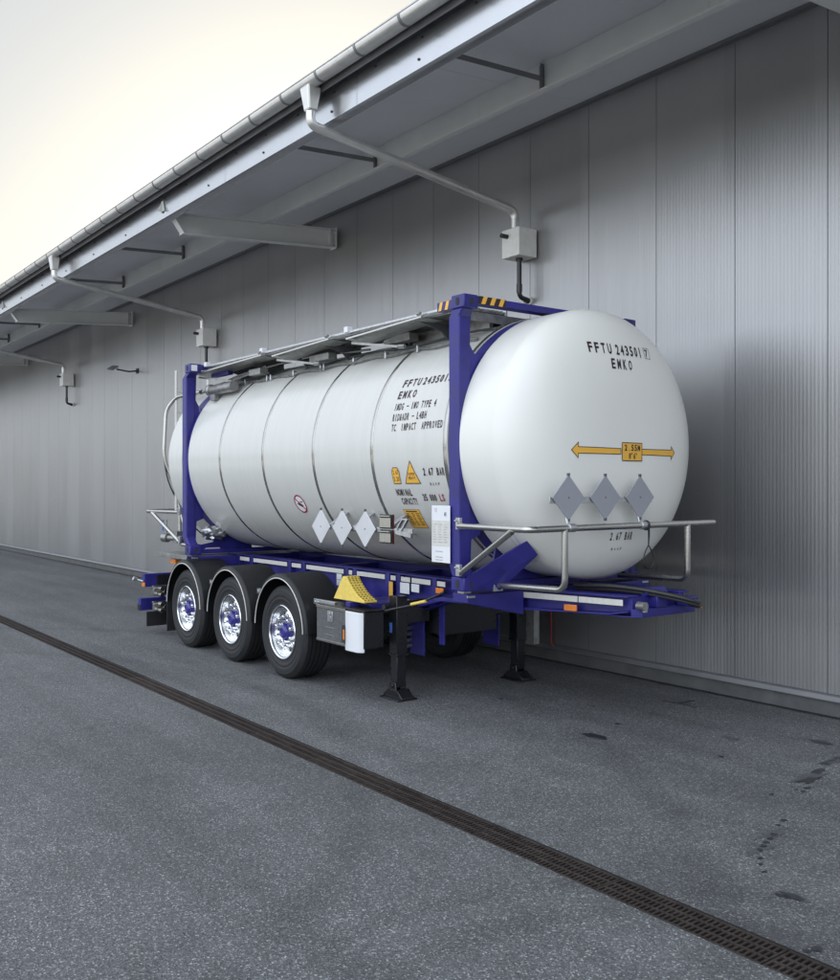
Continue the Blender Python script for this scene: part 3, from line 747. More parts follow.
bm=BM(); box(bm,-13.62,-13.58,5.93,5.99,.83,.88); obj('marker_lamp',bm,'amber',lb,bevel=.004)
bm=BM(); cyl(bm,(-13.66,5.16,.75),(-13.70,5.08,.78),.018,8); cyl(bm,(-13.70,5.08,.78),(-13.70,5.03,.80),.03,8); obj('outline_lamp',bm,'galv',lb)
bm=BM(); box(bm,-13.88,-13.78,5.17,2*YC-5.17,.31,.49); ub=obj('underrun_bar',bm,'blue',tr,smooth=False,bevel=.008)
bm=BM(); box(bm,-13.882,-13.778,5.160,5.169,.31,.40); obj('end_cap',bm,'black',ub,smooth=False,bevel=.003)
bm=BM(); box(bm,-13.60,-13.585,5.19,5.9,.10,.31); box(bm,-13.60,-13.585,2*YC-5.9,2*YC-5.19,.10,.31); obj('rear_mud_flap',bm,'rubber',tr,split=True,smooth=False)
bm=BM()
for y in (5.60,2*YC-5.60):
    prism(bm,[(-13.78,.36),(-13.2,.70),(-13.0,1.15),(-12.9,1.15),(-13.05,.62),(-13.78,.30)],'y',y-.03,y+.03)
    prism(bm,[(-13.62,.70),(-13.1,.9),(-13.1,1.0),(-13.62,.8)],'y',y+.05,y+.11)
prism(bm,[(5.9,1.15),(5.5,1.15),(5.5,.98),(5.9,.90)],'x',-12.95,-12.90)
box(bm,-12.97,-12.85,5.42,5.50,.86,1.15)
obj('rear_frame',bm,'blue',tr,split=True,smooth=False,bevel=.004)
bm=BM()
for zz in (.625,.40):
    for k in range(3):
        a=k*2.1; c=(5.30+.035*math.cos(a),zz+.05*math.sin(a)); lathe(bm,[(-13.35,.0),(-13.35,.03),(-13.30,.036),(-13.22,.036)],c,'x',12)
    box(bm,-13.42,-13.36,5.21,5.42,zz-.06,zz+.06)
    cyl(bm,(-13.40,5.2,zz+.07),(-13.40,5.46,zz+.07),.012,8)
obj('air_coupling',bm,'steel',tr,bevel=.002)
# hoses and bits on the nose
for dy,dz,m_,r_ in ((0,0,'rubberhose',.021),(.02,-.03,'rubberhose',.016),(.05,-.045,'amber',.006)):
    bm=BM(); pts=[(-6.0,6.20+dy,1.245+dz),(-5.6,6.25+dy,1.27+dz),(-5.3,6.38+dy,1.245+dz),(-5.10,6.56+dy,1.19+dz),(-5.04,6.68+dy,1.15+dz),(-5.12,6.78+dy,1.13+dz),(-5.35,6.76+dy,1.15+dz)]
    tube(bm,bent(pts,.2,6),r_,10); obj('air_hose',bm,m_,tr)
bm=BM()
box(bm,-5.46,-5.26,6.42,6.56,1.10,1.25); cyl(bm,(-5.36,6.36,1.225),(-5.36,6.62,1.225),.042,14); box(bm,-5.30,-5.18,6.72,6.86,1.10,1.18)
obj('hose_carrier',bm,'blue',tr,bevel=.01)
bm=BM(); cyl(bm,(-5.30,6.225,1.13),(-5.22,6.225,1.13),.036,14); cyl(bm,(-5.25,6.25,1.08),(-5.25,6.25,1.16),.024,12); obj('coupling',bm,'dirty',tr)
# the wedge rests on its bracket over the tool box
ck=empty('wheel_chock',(-8.25,5.36,.95),'yellow ribbed wheel chock on top of the black toolbox','wheel chock')
bm=BM()
pts=[(-8.60,.955),(-8.02,.955),(-8.02,.975),(-8.14,1.02),(-8.23,1.08),(-8.31,1.15),(-8.35,1.20),(-8.42,1.20)]
prism(bm,pts,'y',5.30,5.46)
# cross ribs on the curved face
obj('body',bm,'chock',ck,smooth=False,bevel=.006)
bm=BM()
cur=[(-8.02,.975),(-8.14,1.02),(-8.23,1.08),(-8.31,1.15),(-8.35,1.20)]
for i in range(4):
    for k in range(3):
        t=(k+.3)/3; a=cur[i];b=cur[i+1]; x=a[0]+(b[0]-a[0])*t; z=a[1]+(b[1]-a[1])*t
        for yy in (5.312,5.352,5.392,5.432): quadbox(bm,(x,yy,z+.004),(x,yy+.020,z+.004),(.0055,0,.004),(-.003,0,.002))
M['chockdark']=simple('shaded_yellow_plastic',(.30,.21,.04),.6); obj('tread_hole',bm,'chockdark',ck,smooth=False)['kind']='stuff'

# ================================================================= the tank container
ZC,RT=2.50,1.21
XF,XB=-6.0,-12.78          # ends of the straight cladding
DH=.42
tk=empty('tank_container',(-9.26,YC,1.215),'long white tank in a blue frame, yellow double arrow on its end','tank container')
def dome(r): return XF+DH*max(0,1-(min(r,RT)/RT)**3.2)**.5
def dprof(sgn,x0,n=44):
    out=[]
    for i in range(n+1):
        t=PI/2*i/n; r=RT*math.sin(t)**(2/3.2)      # dense near the rim
        out.append((x0+sgn*DH*max(0,1-(r/RT)**3.2)**.5,r))
    return out
GX0,GX1=-6.575,-6.40        # gap for the front ring
RX_0,RX_1=-12.36,-12.14
bm=BM()
pr_=dprof(1,XF)+[(GX1,RT),(GX1-.012,RT-.03)]
lathe(bm,pr_,(YC,ZC),'x',128)
lathe_o=bm
sh=obj('tank_end',bm,'tankend',tk,ang=50,label='front end of the tank with a yellow double arrow')
bm=BM(); lathe(bm,[(GX0+.012,RT-.03),(GX0,RT)]+[(GX0-(GX0-RX_1)*k/12,RT) for k in range(1,12)]+[(RX_1,RT),(RX_1-.012,RT-.03)],(YC,ZC),'x',128)
shell=obj('tank_shell',bm,'tank',tk,ang=50)
bm=BM(); lathe(bm,list(reversed(dprof(-1,XB)))[::-1]+[(RX_0,RT),(RX_0+.012,RT-.03)],(YC,ZC),'x',96)
re_=obj('tank_end',bm,'tank',tk,ang=50)
bm=BM()
lathe(bm,[(RX_0+.005,RT-.035),(RX_1-.005,RT-.035)],(YC,ZC),'x',96); 
inner=obj('inner_ring',bm,'seal',tk,ang=50)
bm=BM(); lathe(bm,[(GX0+.005,RT-.035),(GX1-.005,RT-.035)],(YC,ZC),'x',96); obj('inner_ring',bm,'seal',tk)
for x in (-11.17,-10.02,-8.87,-7.75,-6.605):
    bm=BM(); lathe(bm,[(x-.024,RT-.01),(x-.024,RT+.0025),(x-.018,RT+.005),(x+.018,RT+.005),(x+.024,RT+.0025),(x+.024,RT-.01)],(YC,ZC),'x',128)
    obj('strap_band',bm,'band',tk)
# seam patch low on the front cladding
def cylp(x,v,e=.003,R_=RT):
    a=v/RT; return (x,YC-(R_+e)*math.cos(a),ZC+(R_+e)*math.sin(a))
def frontp(y,z,e=.003):
    r=math.hypot(y-YC,z-ZC); return (dome(r)+e,y,z)
def patch(bm,pts,fn,e=.003,sub=1):
    """flat polygon given in surface coords; triangulated and subdivided so that it follows the surface"""
    b=bmesh.new(); vs=[b.verts.new((p[0],p[1],0)) for p in pts]; f=b.faces.new(vs)
    b.normal_update()
    if f.normal.z<0: f.normal_flip()
    xs=[p[0] for p in pts]; ys=[p[1] for p in pts]
    step=.05
    k=math.floor(min(xs)/step)+1
    while k*step<max(xs): bmesh.ops.bisect_plane(b,geom=b.verts[:]+b.edges[:]+b.faces[:],plane_co=(k*step,0,0),plane_no=(1,0,0)); k+=1
    k=math.floor(min(ys)/step)+1
    while k*step<max(ys): bmesh.ops.bisect_plane(b,geom=b.verts[:]+b.edges[:]+b.faces[:],plane_co=(0,k*step,0),plane_no=(0,1,0)); k+=1
    m={}
    for v in b.verts: m[v]=bm.verts.new(fn(v.co.x,v.co.y,e))
    for f in b.faces: bm.faces.new([m[v] for v in f.verts])
    b.free()
# rings of the end frames
def ring(x0,x1,ro,ri):
    bm=BM(); lathe(bm,[(x0,ri),(x0,ro),(x1,ro),(x1,ri)],(YC,ZC),'x',128,close=True); return bm
def frame(front):
    fr=tk
    if front:
        cx0,cx1=-6.505,-6.327; px0,px1=-6.545,-6.40; r0,r1=-6.555,-6.43; pl=-6.43
    else:
        cx0,cx1=-12.235,-12.06; px0,px1=-12.34,-12.20; r0,r1=-12.35,-12.16; pl=-12.22
    z0,z1=1.222,3.772
    for s in (0,1):
        f=(lambda y:y) if not s else (lambda y:2*6.30-y)
        # corner castings with their oval holes
        for zz in (z0,z1-.118):
            bm=BM(); ya,yb=sorted((f(5.20),f(5.362))); box(bm,cx0,cx1,ya,yb,zz,zz+.118)
            c=obj('corner_casting',bm,'blue',fr,bevel=.010,ang=40)
            bm=BM()
            def oval(c0,c1,t,axis,rx=.021,rz=.034):
                pts=[(c0+rx*math.cos(a),c1+(.014 if math.sin(a)>0 else -.014)+rx*math.sin(a)) for a in [2*PI*k/20 for k in range(20)]]
                prism(bm,pts,axis,t-.002,t+.001)
            oval((cx0+cx1)/2,zz+.06,f(5.20)+(-.001 if not s else .001),'y')
            oval(f(5.285),zz+.06,cx1+.001 if front or True else cx0,'x')
            oval(f(5.285),zz+.06,cx0-.001,'x')
            obj('casting_hole',bm,'dark',c,smooth=False)['kind']='stuff'
        # post: outer channel with cranked top and foot
        bm=BM()
        pts=[(px0,1.445),(px0,3.59),(cx0+.006,3.655),(cx1-.025,3.655),(px1,3.59),(px1,1.445),(cx1-.03,1.34),(cx0+.006,1.34)]
        ya,yb=f(5.205),f(5.335)
        prism(bm,pts,'y',ya,yb)
        po=obj('post',bm,'blue',fr,smooth=False,bevel=.014)
        # gussets between post and ring, upper and lower
        f=(lambda y:y) if not s else (lambda y:2*YC-y)
        def cir(a0,a1,n,rr): return [(f(YC-rr*math.cos(a)),ZC+rr*math.sin(a)) for a in [a0+(a1-a0)*k/n for k in range(n+1)]]
        RR=RT-.01
        aU=math.asin(.80/RR) if front else math.asin(.62/RR)
        yw=5.335
        bm=BM()
        a1=math.acos((YC-5.30)/RR)
        up=[(f(5.30),ZC+RR*math.sin(a1)),(f(5.30),3.655),(f(5.355),3.655),(f(5.338),3.36),(f(5.39),3.28 if front else 3.22)]
        upc=[(f(YC-RR*math.cos(a)),ZC+RR*math.sin(a)) for a in [aU-(aU-a1)*k/16 for k in range(17)]]
        if not front: up[3]=(f(5.345),3.30)
        prism(bm,up+upc[:-1],'x',pl-.012,pl+.012)
        # lower gusset: plate down to the bottom rail with a lens-shaped opening
        a2=math.radians(62)
        lowc=[(f(YC-RR*math.cos(a)),ZC-RR*math.sin(a)) for a in [a1+(math.radians(36)-a1)*k/10 for k in range(11)]]
        lp=[(f(5.30),ZC-RR*math.sin(a1))]+lowc[1:]+[(f(5.46),1.70),(f(5.36),1.66),(f(5.345),1.40),(f(5.30),1.40)]
        prism(bm,lp,'x',pl-.012,pl+.012)
        lowd=[(f(YC-RR*math.cos(a)),ZC-RR*math.sin(a)) for a in [math.radians(44)+(math.radians(78)-math.radians(44))*k/12 for k in range(13)]]
        lq=[(f(5.36),1.225),(f(5.36),1.36),(f(5.42),1.345),(f(5.60),1.375)]+lowd[2:]+[(f(6.2),1.25),(f(5.75),1.235),(f(5.70),1.30),(f(5.5),1.30)]
        prism(bm,lq,'x',pl-.012,pl+.012)
        obj('gusset',bm,'blue',po,smooth=False,bevel=.002,split=True)
        # pressed fold line on the upper gusset
        bm=BM(); quadbox(bm,(pl+.014,f(5.345),2.60),(pl+.014,f(5.42),3.20),(.002,0,0),(0,.004,0)); obj('weld_seam',bm,'blue',po,smooth=False)
    # ring saddle
    bm=ring(r0,r1,RT-.004,RT-.045); rg=obj('saddle_ring',bm,'blue',fr,ang=50)
    for xx in (r0-.012,r1+.012):
        bm=ring(xx-.010,xx+.010,RT-.008,RT-.03); obj('rubber_edge',bm,'seal',rg,ang=50)
    # top and bottom rails
    bm=BM()
    box(bm,cx0+.04,cx1-.01,5.362,2*6.30-5.362,3.705,3.765)
    obj('top_rail',bm,'blue',fr,smooth=False,bevel=.006)
    bm=BM(); box(bm,cx0+.02,cx1-.04,5.362,2*YC-5.362,1.228,1.285); obj('bottom_rail',bm,'blue',fr,smooth=False,bevel=.006)
    if front:
        # short hazard-striped pieces either side of the casting
        bm=BM(); box(bm,-6.72,-6.505,5.215,5.30,3.665,3.745); e1=obj('top_bar',bm,'blue',fr,smooth=False,bevel=.004)
        bm=BM(); box(bm,-6.335,-6.331,5.37,5.68,3.700,3.768); hz=obj('hazard_tape',bm,'ink',fr,smooth=False)
        bm=BM()
        for k in range(3):
            y=5.395+k*.10
            v=[(y,3.701),(y+.045,3.701),(y+.075,3.767),(y+.03,3.767)]
            prism(bm,v,'x',-6.331,-6.3295)
        obj('yellow_stripe',bm,'yellow',hz,smooth=False)
        bm=BM()
        for k in range(2):
            x=-6.70+k*.09
            prism(bm,[(x,3.668),(x+.04,3.668),(x+.065,3.742),(x+.025,3.742)],'y',5.2125,5.2145)
        obj('yellow_stripe',bm,'yellow',e1,smooth=False)
        # braces running forward from the castings to the shell
        for s in (0,):
            f=(lambda y:y) if not s else (lambda y:2*YC-y)
            bm=BM()
            P0=Vector((-6.36,f(5.235),1.30)); P1=Vector((-5.98,f(5.60),1.60))
            a=[(-6.34,f(5.24),1.345),(-5.93,f(5.56),1.665),(-5.90,f(5.66),1.545),(-6.20,f(5.50),1.23),(-6.34,f(5.30),1.225)]
            A=[bm.verts.new(p) for p in a]; B=[bm.verts.new((p[0]-.10,p[1]+(.05 if not s else -.05),p[2]-.015)) for p in a]
            fs=[bm.faces.new(A),bm.faces.new(B[::-1])]+[bm.faces.new([A[i],B[i],B[(i+1)%5],A[(i+1)%5]]) for i in range(5)]
            bmesh.ops.recalc_face_normals(bm,faces=fs)
            obj('saddle_brace',bm,'blue',fr,smooth=False,bevel=.003)
    else:
        bm=BM(); box(bm,cx0+.06,cx1-.03,5.1985,5.2005,3.675,3.755) if False else None
        box(bm,cx1+.0005,cx1+.0025,5.215,5.30,3.675,3.755); obj('sticker',bm,'white',fr,smooth=False)
        bm=BM(); box(bm,-12.06,-11.55,5.50,5.58,3.60,3.70); obj('top_bar',bm,'blue',fr,smooth=False,bevel=.004)
    return fr
frame(True); frame(False)
# bumper rails at both ends
def rails(front):
    if front: xo,xp,sx=-5.42,-6.40,1
    else: xo,xp,sx=-13.35,-12.34,-1
    r=.027
    bm=BM()
    tube(bm,bent([(xp+.04*sx,5.17,1.785),(xo-.03*sx,5.10,1.785),(xo+.0,5.16,1.785),(xo,7.40,1.795)],.05,5),r,14)
    ra=obj('bumper_rail',bm,'steel',tk,ang=60)
    bm=BM(); tube(bm,[(xp+.05*sx,5.19,1.385),(xo-.20*sx,5.105,1.765)],r,14); obj('diagonal_tube',bm,'steel',ra,ang=60)
    if front: tube_pts=((5.49,1),(7.03,-1))
    else: tube_pts=((5.6,1),(7.2,-1))
    for y,s in tube_pts:
        bm=BM(); tube(bm,bent([(xo,y,1.785),(xo,y,1.295),(xo-.80*sx,y-.0*s,1.275)],.09,7),r,14); obj('bent_tube',bm,'steel',ra,ang=60)
    for z in (1.80,1.40):
        bm=BM(); box(bm,min(xp,xp+.05*sx),max(xp,xp+.05*sx),5.165,5.20,z-.045,z+.055); cyl(bm,(xp+.02*sx,5.14,z+.03),(xp+.02*sx,5.21,z+.03),.010,8); obj('rail_clamp',bm,'galv',ra,bevel=.003)
    bm=BM(); box(bm,xo-.79*sx-.02,xo-.79*sx+.0,5.44,5.54,1.22,1.34); obj('rail_flange',bm,'galv',ra,bevel=.003)
    return ra
ra=rails(True); rails(False)
bm=BM()
for y in (5.56,6.43):
    tube(bm,[(-5.455,y,1.80),(-5.50,y,1.99)],.014,8); cyl(bm,(-5.42,y-.035,1.79),(-5.42,y+.035,1.79),.036,14)
box(bm,-5.475,-5.465,5.37,6.60,1.985,2.035)
ph=obj('placard_holder',bm,'galv',tk,smooth=True,bevel=.002)
for y in (5.568,6.0,6.433):
    bm=BM(); h=.182
    prism(bm,[(y-h,2.03),(y,2.03-h*1.02),(y+h,2.03),(y,2.03+h*1.02)],'x',-5.462,-5.452); p=obj('hazard_placard',bm,'grey',tk,smooth=False,bevel=.002)
    bm=BM(); lathe(bm,[(-5.452,.007),(-5.449,.007),(-5.449,0)],(y,2.03),'x',8)
    for zz in (2.03-h,2.03+h*1.02): box(bm,-5.465,-5.447,y-.010,y+.010,zz-.012,zz+.012)
    obj('rivet',bm,'seal',p)['kind']='stuff'
# cable loop on the rail
bm=BM(); pts=[]
for k in range(25):
    t=k/24; a=2*PI*t; pts.append((-5.385+.01*math.sin(a),6.46+.075*math.sin(a)*(math.sin(a/2)**1.2),1.62-.16*(1-math.cos(a))/1.0*.62))
pts=[(-5.385,6.455,1.80),(-5.385,6.46,1.70)]+pts+[(-5.385,6.47,1.70),(-5.385,6.47,1.80)]
tube(bm,pts,.0055,6)
tube(bm,[(-5.42+.034*math.cos(t),6.47,1.79+.034*math.sin(t)) for t in [2*PI*k/14 for k in range(14)]],.012,6,closed=True)
obj('cable_loop',bm,'black',tk)
# side placards, bar and brackets
bm=BM(); box(bm,-8.70,-7.05,5.185,5.20,1.69,1.735)
for x in (-8.50,-8.02,-7.45):
    quadbox(bm,(x,5.19,1.72),(x+.02,5.40,1.86),(.03,0,0),(0,.006,-.008)); quadbox(bm,(x,5.19,1.70),(x-.02,5.52,1.66),(.035,0,0),(0,0,.008))
sb=obj('placard_holder',bm,'galv',tk,smooth=False,bevel=.003)
bm=BM(); quadbox(bm,(-7.30,5.18,1.70),(-7.08,5.20,1.67),(0,.012,0),(0,0,.018)); quadbox(bm,(-7.29,5.185,1.72),(-7.21,5.20,1.825),(.006,0,0),(0,.015,0)); quadbox(bm,(-7.22,5.185,1.71),(-7.14,5.20,1.815),(.006,0,0),(0,.015,0)); quadbox(bm,(-7.215,5.19,1.82),(-7.13,5.20,1.82),(0,.015,0),(0,0,.006)); obj('bracket',bm,'galv',sb,smooth=False)
for x in (-8.634,-8.222,-7.801):
    bm=BM(); h=.182
    prism(bm,[(x-h,1.71),(x,1.71-h),(x+h,1.71),(x,1.71+h)],'y',5.165,5.175); p=obj('hazard_placard',bm,'placl',tk,smooth=False,bevel=.002)
    bm=BM(); lathe(bm,[(5.165,.007),(5.162,.007),(5.162,0)],(x,1.71),'y',8)
    for zz in (1.71-h,1.71+h): box(bm,x-.010,x+.010,5.16,5.176,zz-.012,zz+.012)
    obj('rivet',bm,'seal',p)['kind']='stuff'
for z0,z1 in ((1.585,1.715),(1.725,1.86)):
    bm=BM(); box(bm,-7.555,-7.345,5.17,5.19,z0,z1); cf=obj('clip_frame',bm,'black',tk,smooth=False,bevel=.002)
    bm=BM(); quadbox(bm,(-7.54,5.160,(z0+z1)/2-.01),(-7.36,5.160,(z0+z1)/2-.01),(0,.003,0),(0,0,(z1-z0)/2-.022)); quadbox(bm,(-7.54,5.152,z1-.016),(-7.36,5.152,z1-.016),(0,.012,0),(0,0,.006)); obj('clip_plate',bm,'steel',cf,smooth=False,bevel=.002)
    bm=BM(); box(bm,-7.3445,-7.340,5.180,5.19,z0,z1); obj('red_edge',bm,'redlens',cf,smooth=False)
# data plate
bm=BM(); box(bm,-6.76,-6.50,5.185,5.190,1.455,1.955); dp=obj('data_plate',bm,'white',tk,smooth=False,bevel=.003)
bm=BM(); box(bm,-6.755,-6.505,5.183,5.1845,1.60,1.60+.225); obj('grey_panel',bm,'tape',dp,smooth=False)

# hose along the shell with clamps, walkway and fittings on top
AV=math.asin(.98/1.235)*RT
bm=BM(); HO=[]
for k in range(61):
    x=-12.9+(6.2)*k/60; v=AV+.02*math.sin(k*.9)+(-.04 if k<3 else 0)
    HO.append(cylp(x,v,.022))
tube(bm,HO,.017,8); hz_=obj('spill_hose',bm,'dirty',tk)
for x in (-12.75,-11.95,-11.35,-10.75,-10.65,-10.08,-9.45,-9.38,-8.76,-8.15,-7.60,-7.0):
    bm=BM(); c=Vector(cylp(x,AV,.022)); box(bm,c.x-.015,c.x+.015,c.y-.026,c.y+.02,c.z-.03,c.z+.03); cyl(bm,(c.x,c.y-.02,c.z-.035),(c.x,c.y-.02,c.z+.045),.008,6); obj('hose_clamp',bm,'galv',hz_,bevel=.003)
# second thin pipe, wavy, higher on the shell
bm=BM(); tube(bm,[cylp(-12.6+6.0*k/40,AV+.16+.05*math.sin(k*.55),.02) for k in range(41)],.011,8); obj('heating_pipe',bm,'seal',tk)
bm=BM(); tube(bm,bent([(-12.0,5.50,3.43),(-11.3,5.52,3.52),(-10.7,5.62,3.63)],.3,6),.016,8); tube(bm,bent([(-12.0,5.52,3.46),(-11.3,5.56,3.58),(-9.9,5.72,3.66),(-8.6,5.76,3.60)],.3,6),.013,8); obj('vapour_pipe',bm,'steel',tk)
bm=BM(); lathe(bm,[(-12.02,0),(-12.02,.075),(-12.01,.082),(-11.98,.082),(-11.97,.066),(-11.3,.066),(-11.3,0)],(5.47,3.42),'x',20); box(bm,-11.94,-11.8,5.43,5.5,3.28,3.36); dt=obj('document_tube',bm,'dirty',tk)
# walkway
WZ=3.745
wk=empty('walkway',(-9.3,5.7,WZ)); wk.parent=tk; wk.location=ORG[wk.name]-ORG[tk.name]
bm=BM()
for a,b in ((-12.02,-10.42),(-10.38,-8.52),(-8.48,-6.66)):
    for k in range(9):
        y=5.46+k*.055
        box(bm,a,b,y,y+.045,WZ-.022,WZ-.002)
        box(bm,a,b,y+.002,y+.006,WZ-.045,WZ-.022)
    n=int((b-a)/.12)
    for i in range(n+1): xx=a+(b-a-.01)*i/n; box(bm,xx,xx+.01,5.46,5.945,WZ-.030,WZ-.0225)
obj('grating',bm,'dirty',wk,smooth=False)
bm=BM(); box(bm,-12.02,-6.64,5.40,5.418,WZ-.020,WZ+.004); box(bm,-12.02,-6.64,5.425,5.458,WZ-.035,WZ-.028); box(bm,-12.02,-6.64,5.955,5.98,WZ-.05,WZ+.005); obj('edge_rail',bm,'galv',wk,smooth=False,bevel=.003)
for xx in (-12.0,-10.40,-8.50,-6.70):
    bm=BM(); box(bm,xx-.035,xx+.035,5.385,5.45,WZ-.01,WZ+.05); obj('end_block',bm,'white',wk,smooth=False,bevel=.003)
# folded-out lower panels, each with a bright near edge
for xa,xb in ((-12.25,-10.36),(-10.05,-8.81),(-8.43,-7.16)):
    bm=BM()
    quad=[(xa,5.36,3.655),(xb,5.38,3.705),(xb,5.62,3.70),(xa,5.60,3.62)]
    A=[bm.verts.new(p) for p in quad]; B=[bm.verts.new((p[0],p[1],p[2]-.006)) for p in quad]
    bm.faces.new(A);bm.faces.new(B[::-1])
    for i in range(4): bm.faces.new([A[i],B[i],B[(i+1)%4],A[(i+1)%4]])
    bmesh.ops.recalc_face_normals(bm,faces=bm.faces)
    f_=wk; obj('fold_out_panel',bm,'dirty',wk,smooth=False)
    bm=BM(); quadbox(bm,(xa,5.35,3.655),(xb,5.37,3.705),(0,.007,0),(0,0,.009)); obj('edge_strip',bm,'steel',f_,smooth=False,bevel=.002)
    bm=BM(); cyl(bm,(xb-.05,5.36,3.735),(xb+.0,5.36,3.735),.016,8); quadbox(bm,(xa+.05,5.40,3.61),(xa+.75,5.52,3.50),(0,.018,0),(0,0,.012)); cyl(bm,(xa+.72,5.50,3.505),(xa+.80,5.52,3.50),.022,8); obj('hinge_arm',bm,'dirty',f_,split=True)
bm=BM()
for xx in (-11.7,-10.9,-10.0,-9.1,-8.2,-7.3):
    prism(bm,[(5.43,WZ-.05),(5.97,WZ-.05),(5.97,3.60),(5.80,3.54),(5.72,3.62)],'x',xx-.01,xx+.01)
obj('support_bracket',bm,'seal',wk,smooth=False)['kind']='stuff'
bm=BM()
for xa,xb,y,z in ((-11.05,-10.75,5.55,3.56),(-9.62,-9.20,5.60,3.58),(-8.20,-7.75,5.66,3.62)): box(bm,xa,xb,y,y+.12,z-.03,z+.05)
box(bm,-7.95,-6.75,5.85,5.90,3.56,3.70)
obj('valve_cover',bm,'dirty',tk,split=True,smooth=False,bevel=.006)
bm=BM(); box(bm,-6.66,-6.64,5.50,6.5,3.62,3.70)
box(bm,-8.5,-6.75,5.99,6.0,3.58,3.74); obj('spill_box',bm,'dirty',tk,smooth=False)
# rear end fittings: bent pipe, cable, valve and ladder tube
bm=BM(); tube(bm,bent([(-12.45,5.52,3.44),(-13.15,5.46,3.42),(-13.28,5.36,3.25),(-13.30,5.33,2.55),(-13.25,5.45,2.2),(-13.1,5.55,1.6)],.16,8),.026,12); obj('ladder_tube',bm,'steel',tk)
bm=BM(); tube(bm,[(-13.15,5.46,3.80),(-13.15,5.46,1.75)],.022,10); tube(bm,[(-13.15,5.95,3.80),(-13.15,5.95,1.75)],.022,10)
for k in range(6): tube(bm,[(-13.15,5.46,2.0+k*.30),(-13.15,5.95,2.0+k*.30)],.014,8)
obj('ladder',bm,'tape',tk)
bm=BM(); tube(bm,bent([(-13.30,5.33,2.8),(-13.28,5.36,2.2),(-13.0,5.7,1.5),(-12.8,5.9,1.35)],.3,6),.011,8); obj('cable',bm,'black',tk)
bm=BM(); cyl(bm,(-13.2,5.36,1.40),(-12.9,5.45,1.40),.04,12); cyl(bm,(-13.3,5.33,1.40),(-13.2,5.36,1.40),.065,12); cyl(bm,(-13.22,5.34,1.42),(-13.22,5.34,1.66),.014,8); box(bm,-13.1,-12.95,5.38,5.5,1.33,1.50); v=obj('drain_valve',bm,'dirty',tk,bevel=.003)
bm=BM(); cyl(bm,(-13.25,5.30,1.50),(-13.25,5.30,1.66),.016,8); obj('valve_lever',bm,'bluestk',v)
# crumpled foil wrap in the rear opening
bm=BM()
bmesh.ops.create_icosphere(bm,subdivisions=3,radius=.12)
for v in bm.verts:
    q=1+.55*mathutils.noise.noise(v.co*22); v.co=Vector((v.co.x*.9*q-12.17,v.co.y*1.5*q+5.60,v.co.z*.75*q+1.50))
obj('foil_wrap',bm,'galv',tk,smooth=False)
# ---------------------------------------------------------------- writing and marks on the tank
def text_polys(s,bold=.012):
    cu=bpy.data.curves.new('t','FONT'); cu.body=s; cu.size=1; cu.offset=bold; cu.resolution_u=2; cu.fill_mode='FRONT'
    o=bpy.data.objects.new('t',cu); col.objects.link(o)
    dg=bpy.context.evaluated_depsgraph_get(); me=bpy.data.meshes.new_from_object(o.evaluated_get(dg))
    vs=[v.co.copy() for v in me.vertices]; fs=[tuple(p.vertices) for p in me.polygons]
    bpy.data.objects.remove(o); bpy.data.curves.remove(cu); bpy.data.meshes.remove(me)
    return vs,fs
def put(bm,s,u0,u1,v0,v1,fn,e=.0035,bold=.012,shear=0):
    """write s so that its ink fills the box u0..u1, v0..v1"""
    vs,fs=text_polys(s,bold)
    xs=[v.x for v in vs]; ys=[v.y for v in vs]; a,b=min(xs),max(xs); c,d=min(ys),max(ys)
    m=[]
    for v in vs:
        tu=(v.x-a)/(b-a); tv=(v.y-c)/(d-c)
        m.append(bm.verts.new(fn(u0+(u1-u0)*tu+shear*tv,v0+(v1-v0)*tv,e)))
    for f in fs: bm.faces.new([m[i] for i in f])
def chars(bm,items,v0,v1,fn,wch,e=.0035,bold=.02):
    for ch_,u in items: put(bm,ch_,u,u+(wch if ch_ not in '1I' else wch*.4),v0,v1,fn,e,bold)
def row(bm,s,u0,u1,v0,v1,fn,fill=.68,e=.0035,bold=.03):
    """condensed stencil lettering on an even pitch"""
    n=len(s); p=(u1-u0)/n
    for i,c in enumerate(s):
        if c==' ': continue
        if c in '.,': put(bm,c,u0+i*p+p*.3,u0+i*p+p*.48,v0-(.02*(v1-v0)),v0+(v1-v0)*.16,fn,e,bold); continue
        if c in '-–': put(bm,c,u0+i*p,u0+i*p+p*.9,v0+(v1-v0)*.42,v0+(v1-v0)*.55,fn,e,bold); continue
        if c in '\'"': put(bm,c,u0+i*p,u0+i*p+p*.4,v0+(v1-v0)*.66,v1,fn,e,bold); continue
        f=.22 if c in '1I' else fill
        o_=p*.2 if c in '1I' else 0
        put(bm,c,u0+i*p+o_,u0+i*p+o_+p*f,v0,v1,fn,e,bold)
S=cylp; Fp=frontp
bm=BM()
row(bm,'FFTU',-7.435,-7.13,.588,.672,S); row(bm,'2435017',-7.115,-6.675,.588,.672,S)
row(bm,'EMKO',-7.44,-7.13,.462,.545,S)
row(bm,'IMDG – IMO TYPE 4',-7.44,-6.79,.345,.415,S,.72,bold=.02)
row(bm,'RID&ADR – L4BH',-7.435,-6.90,.240,.310,S,.75,bold=.02)
row(bm,'TC  IMPACT  APPROVED',-7.43,-6.64,.142,.210,S,.75,bold=.02)
row(bm,'2.67 BAR',-6.95,-6.63,-.28,-.21,S,.8)
row(bm,'M.A.W.P',-6.88,-6.74,-.372,-.345,S,.75,bold=.03)
row(bm,'NOMINAL',-7.445,-7.19,-.475,-.405,S,.82); row(bm,'CAPACITY',-7.40,-7.15,-.565,-.497,S,.82)
row(bm,'35 000',-7.045,-6.84,-.525,-.455,S,.78)
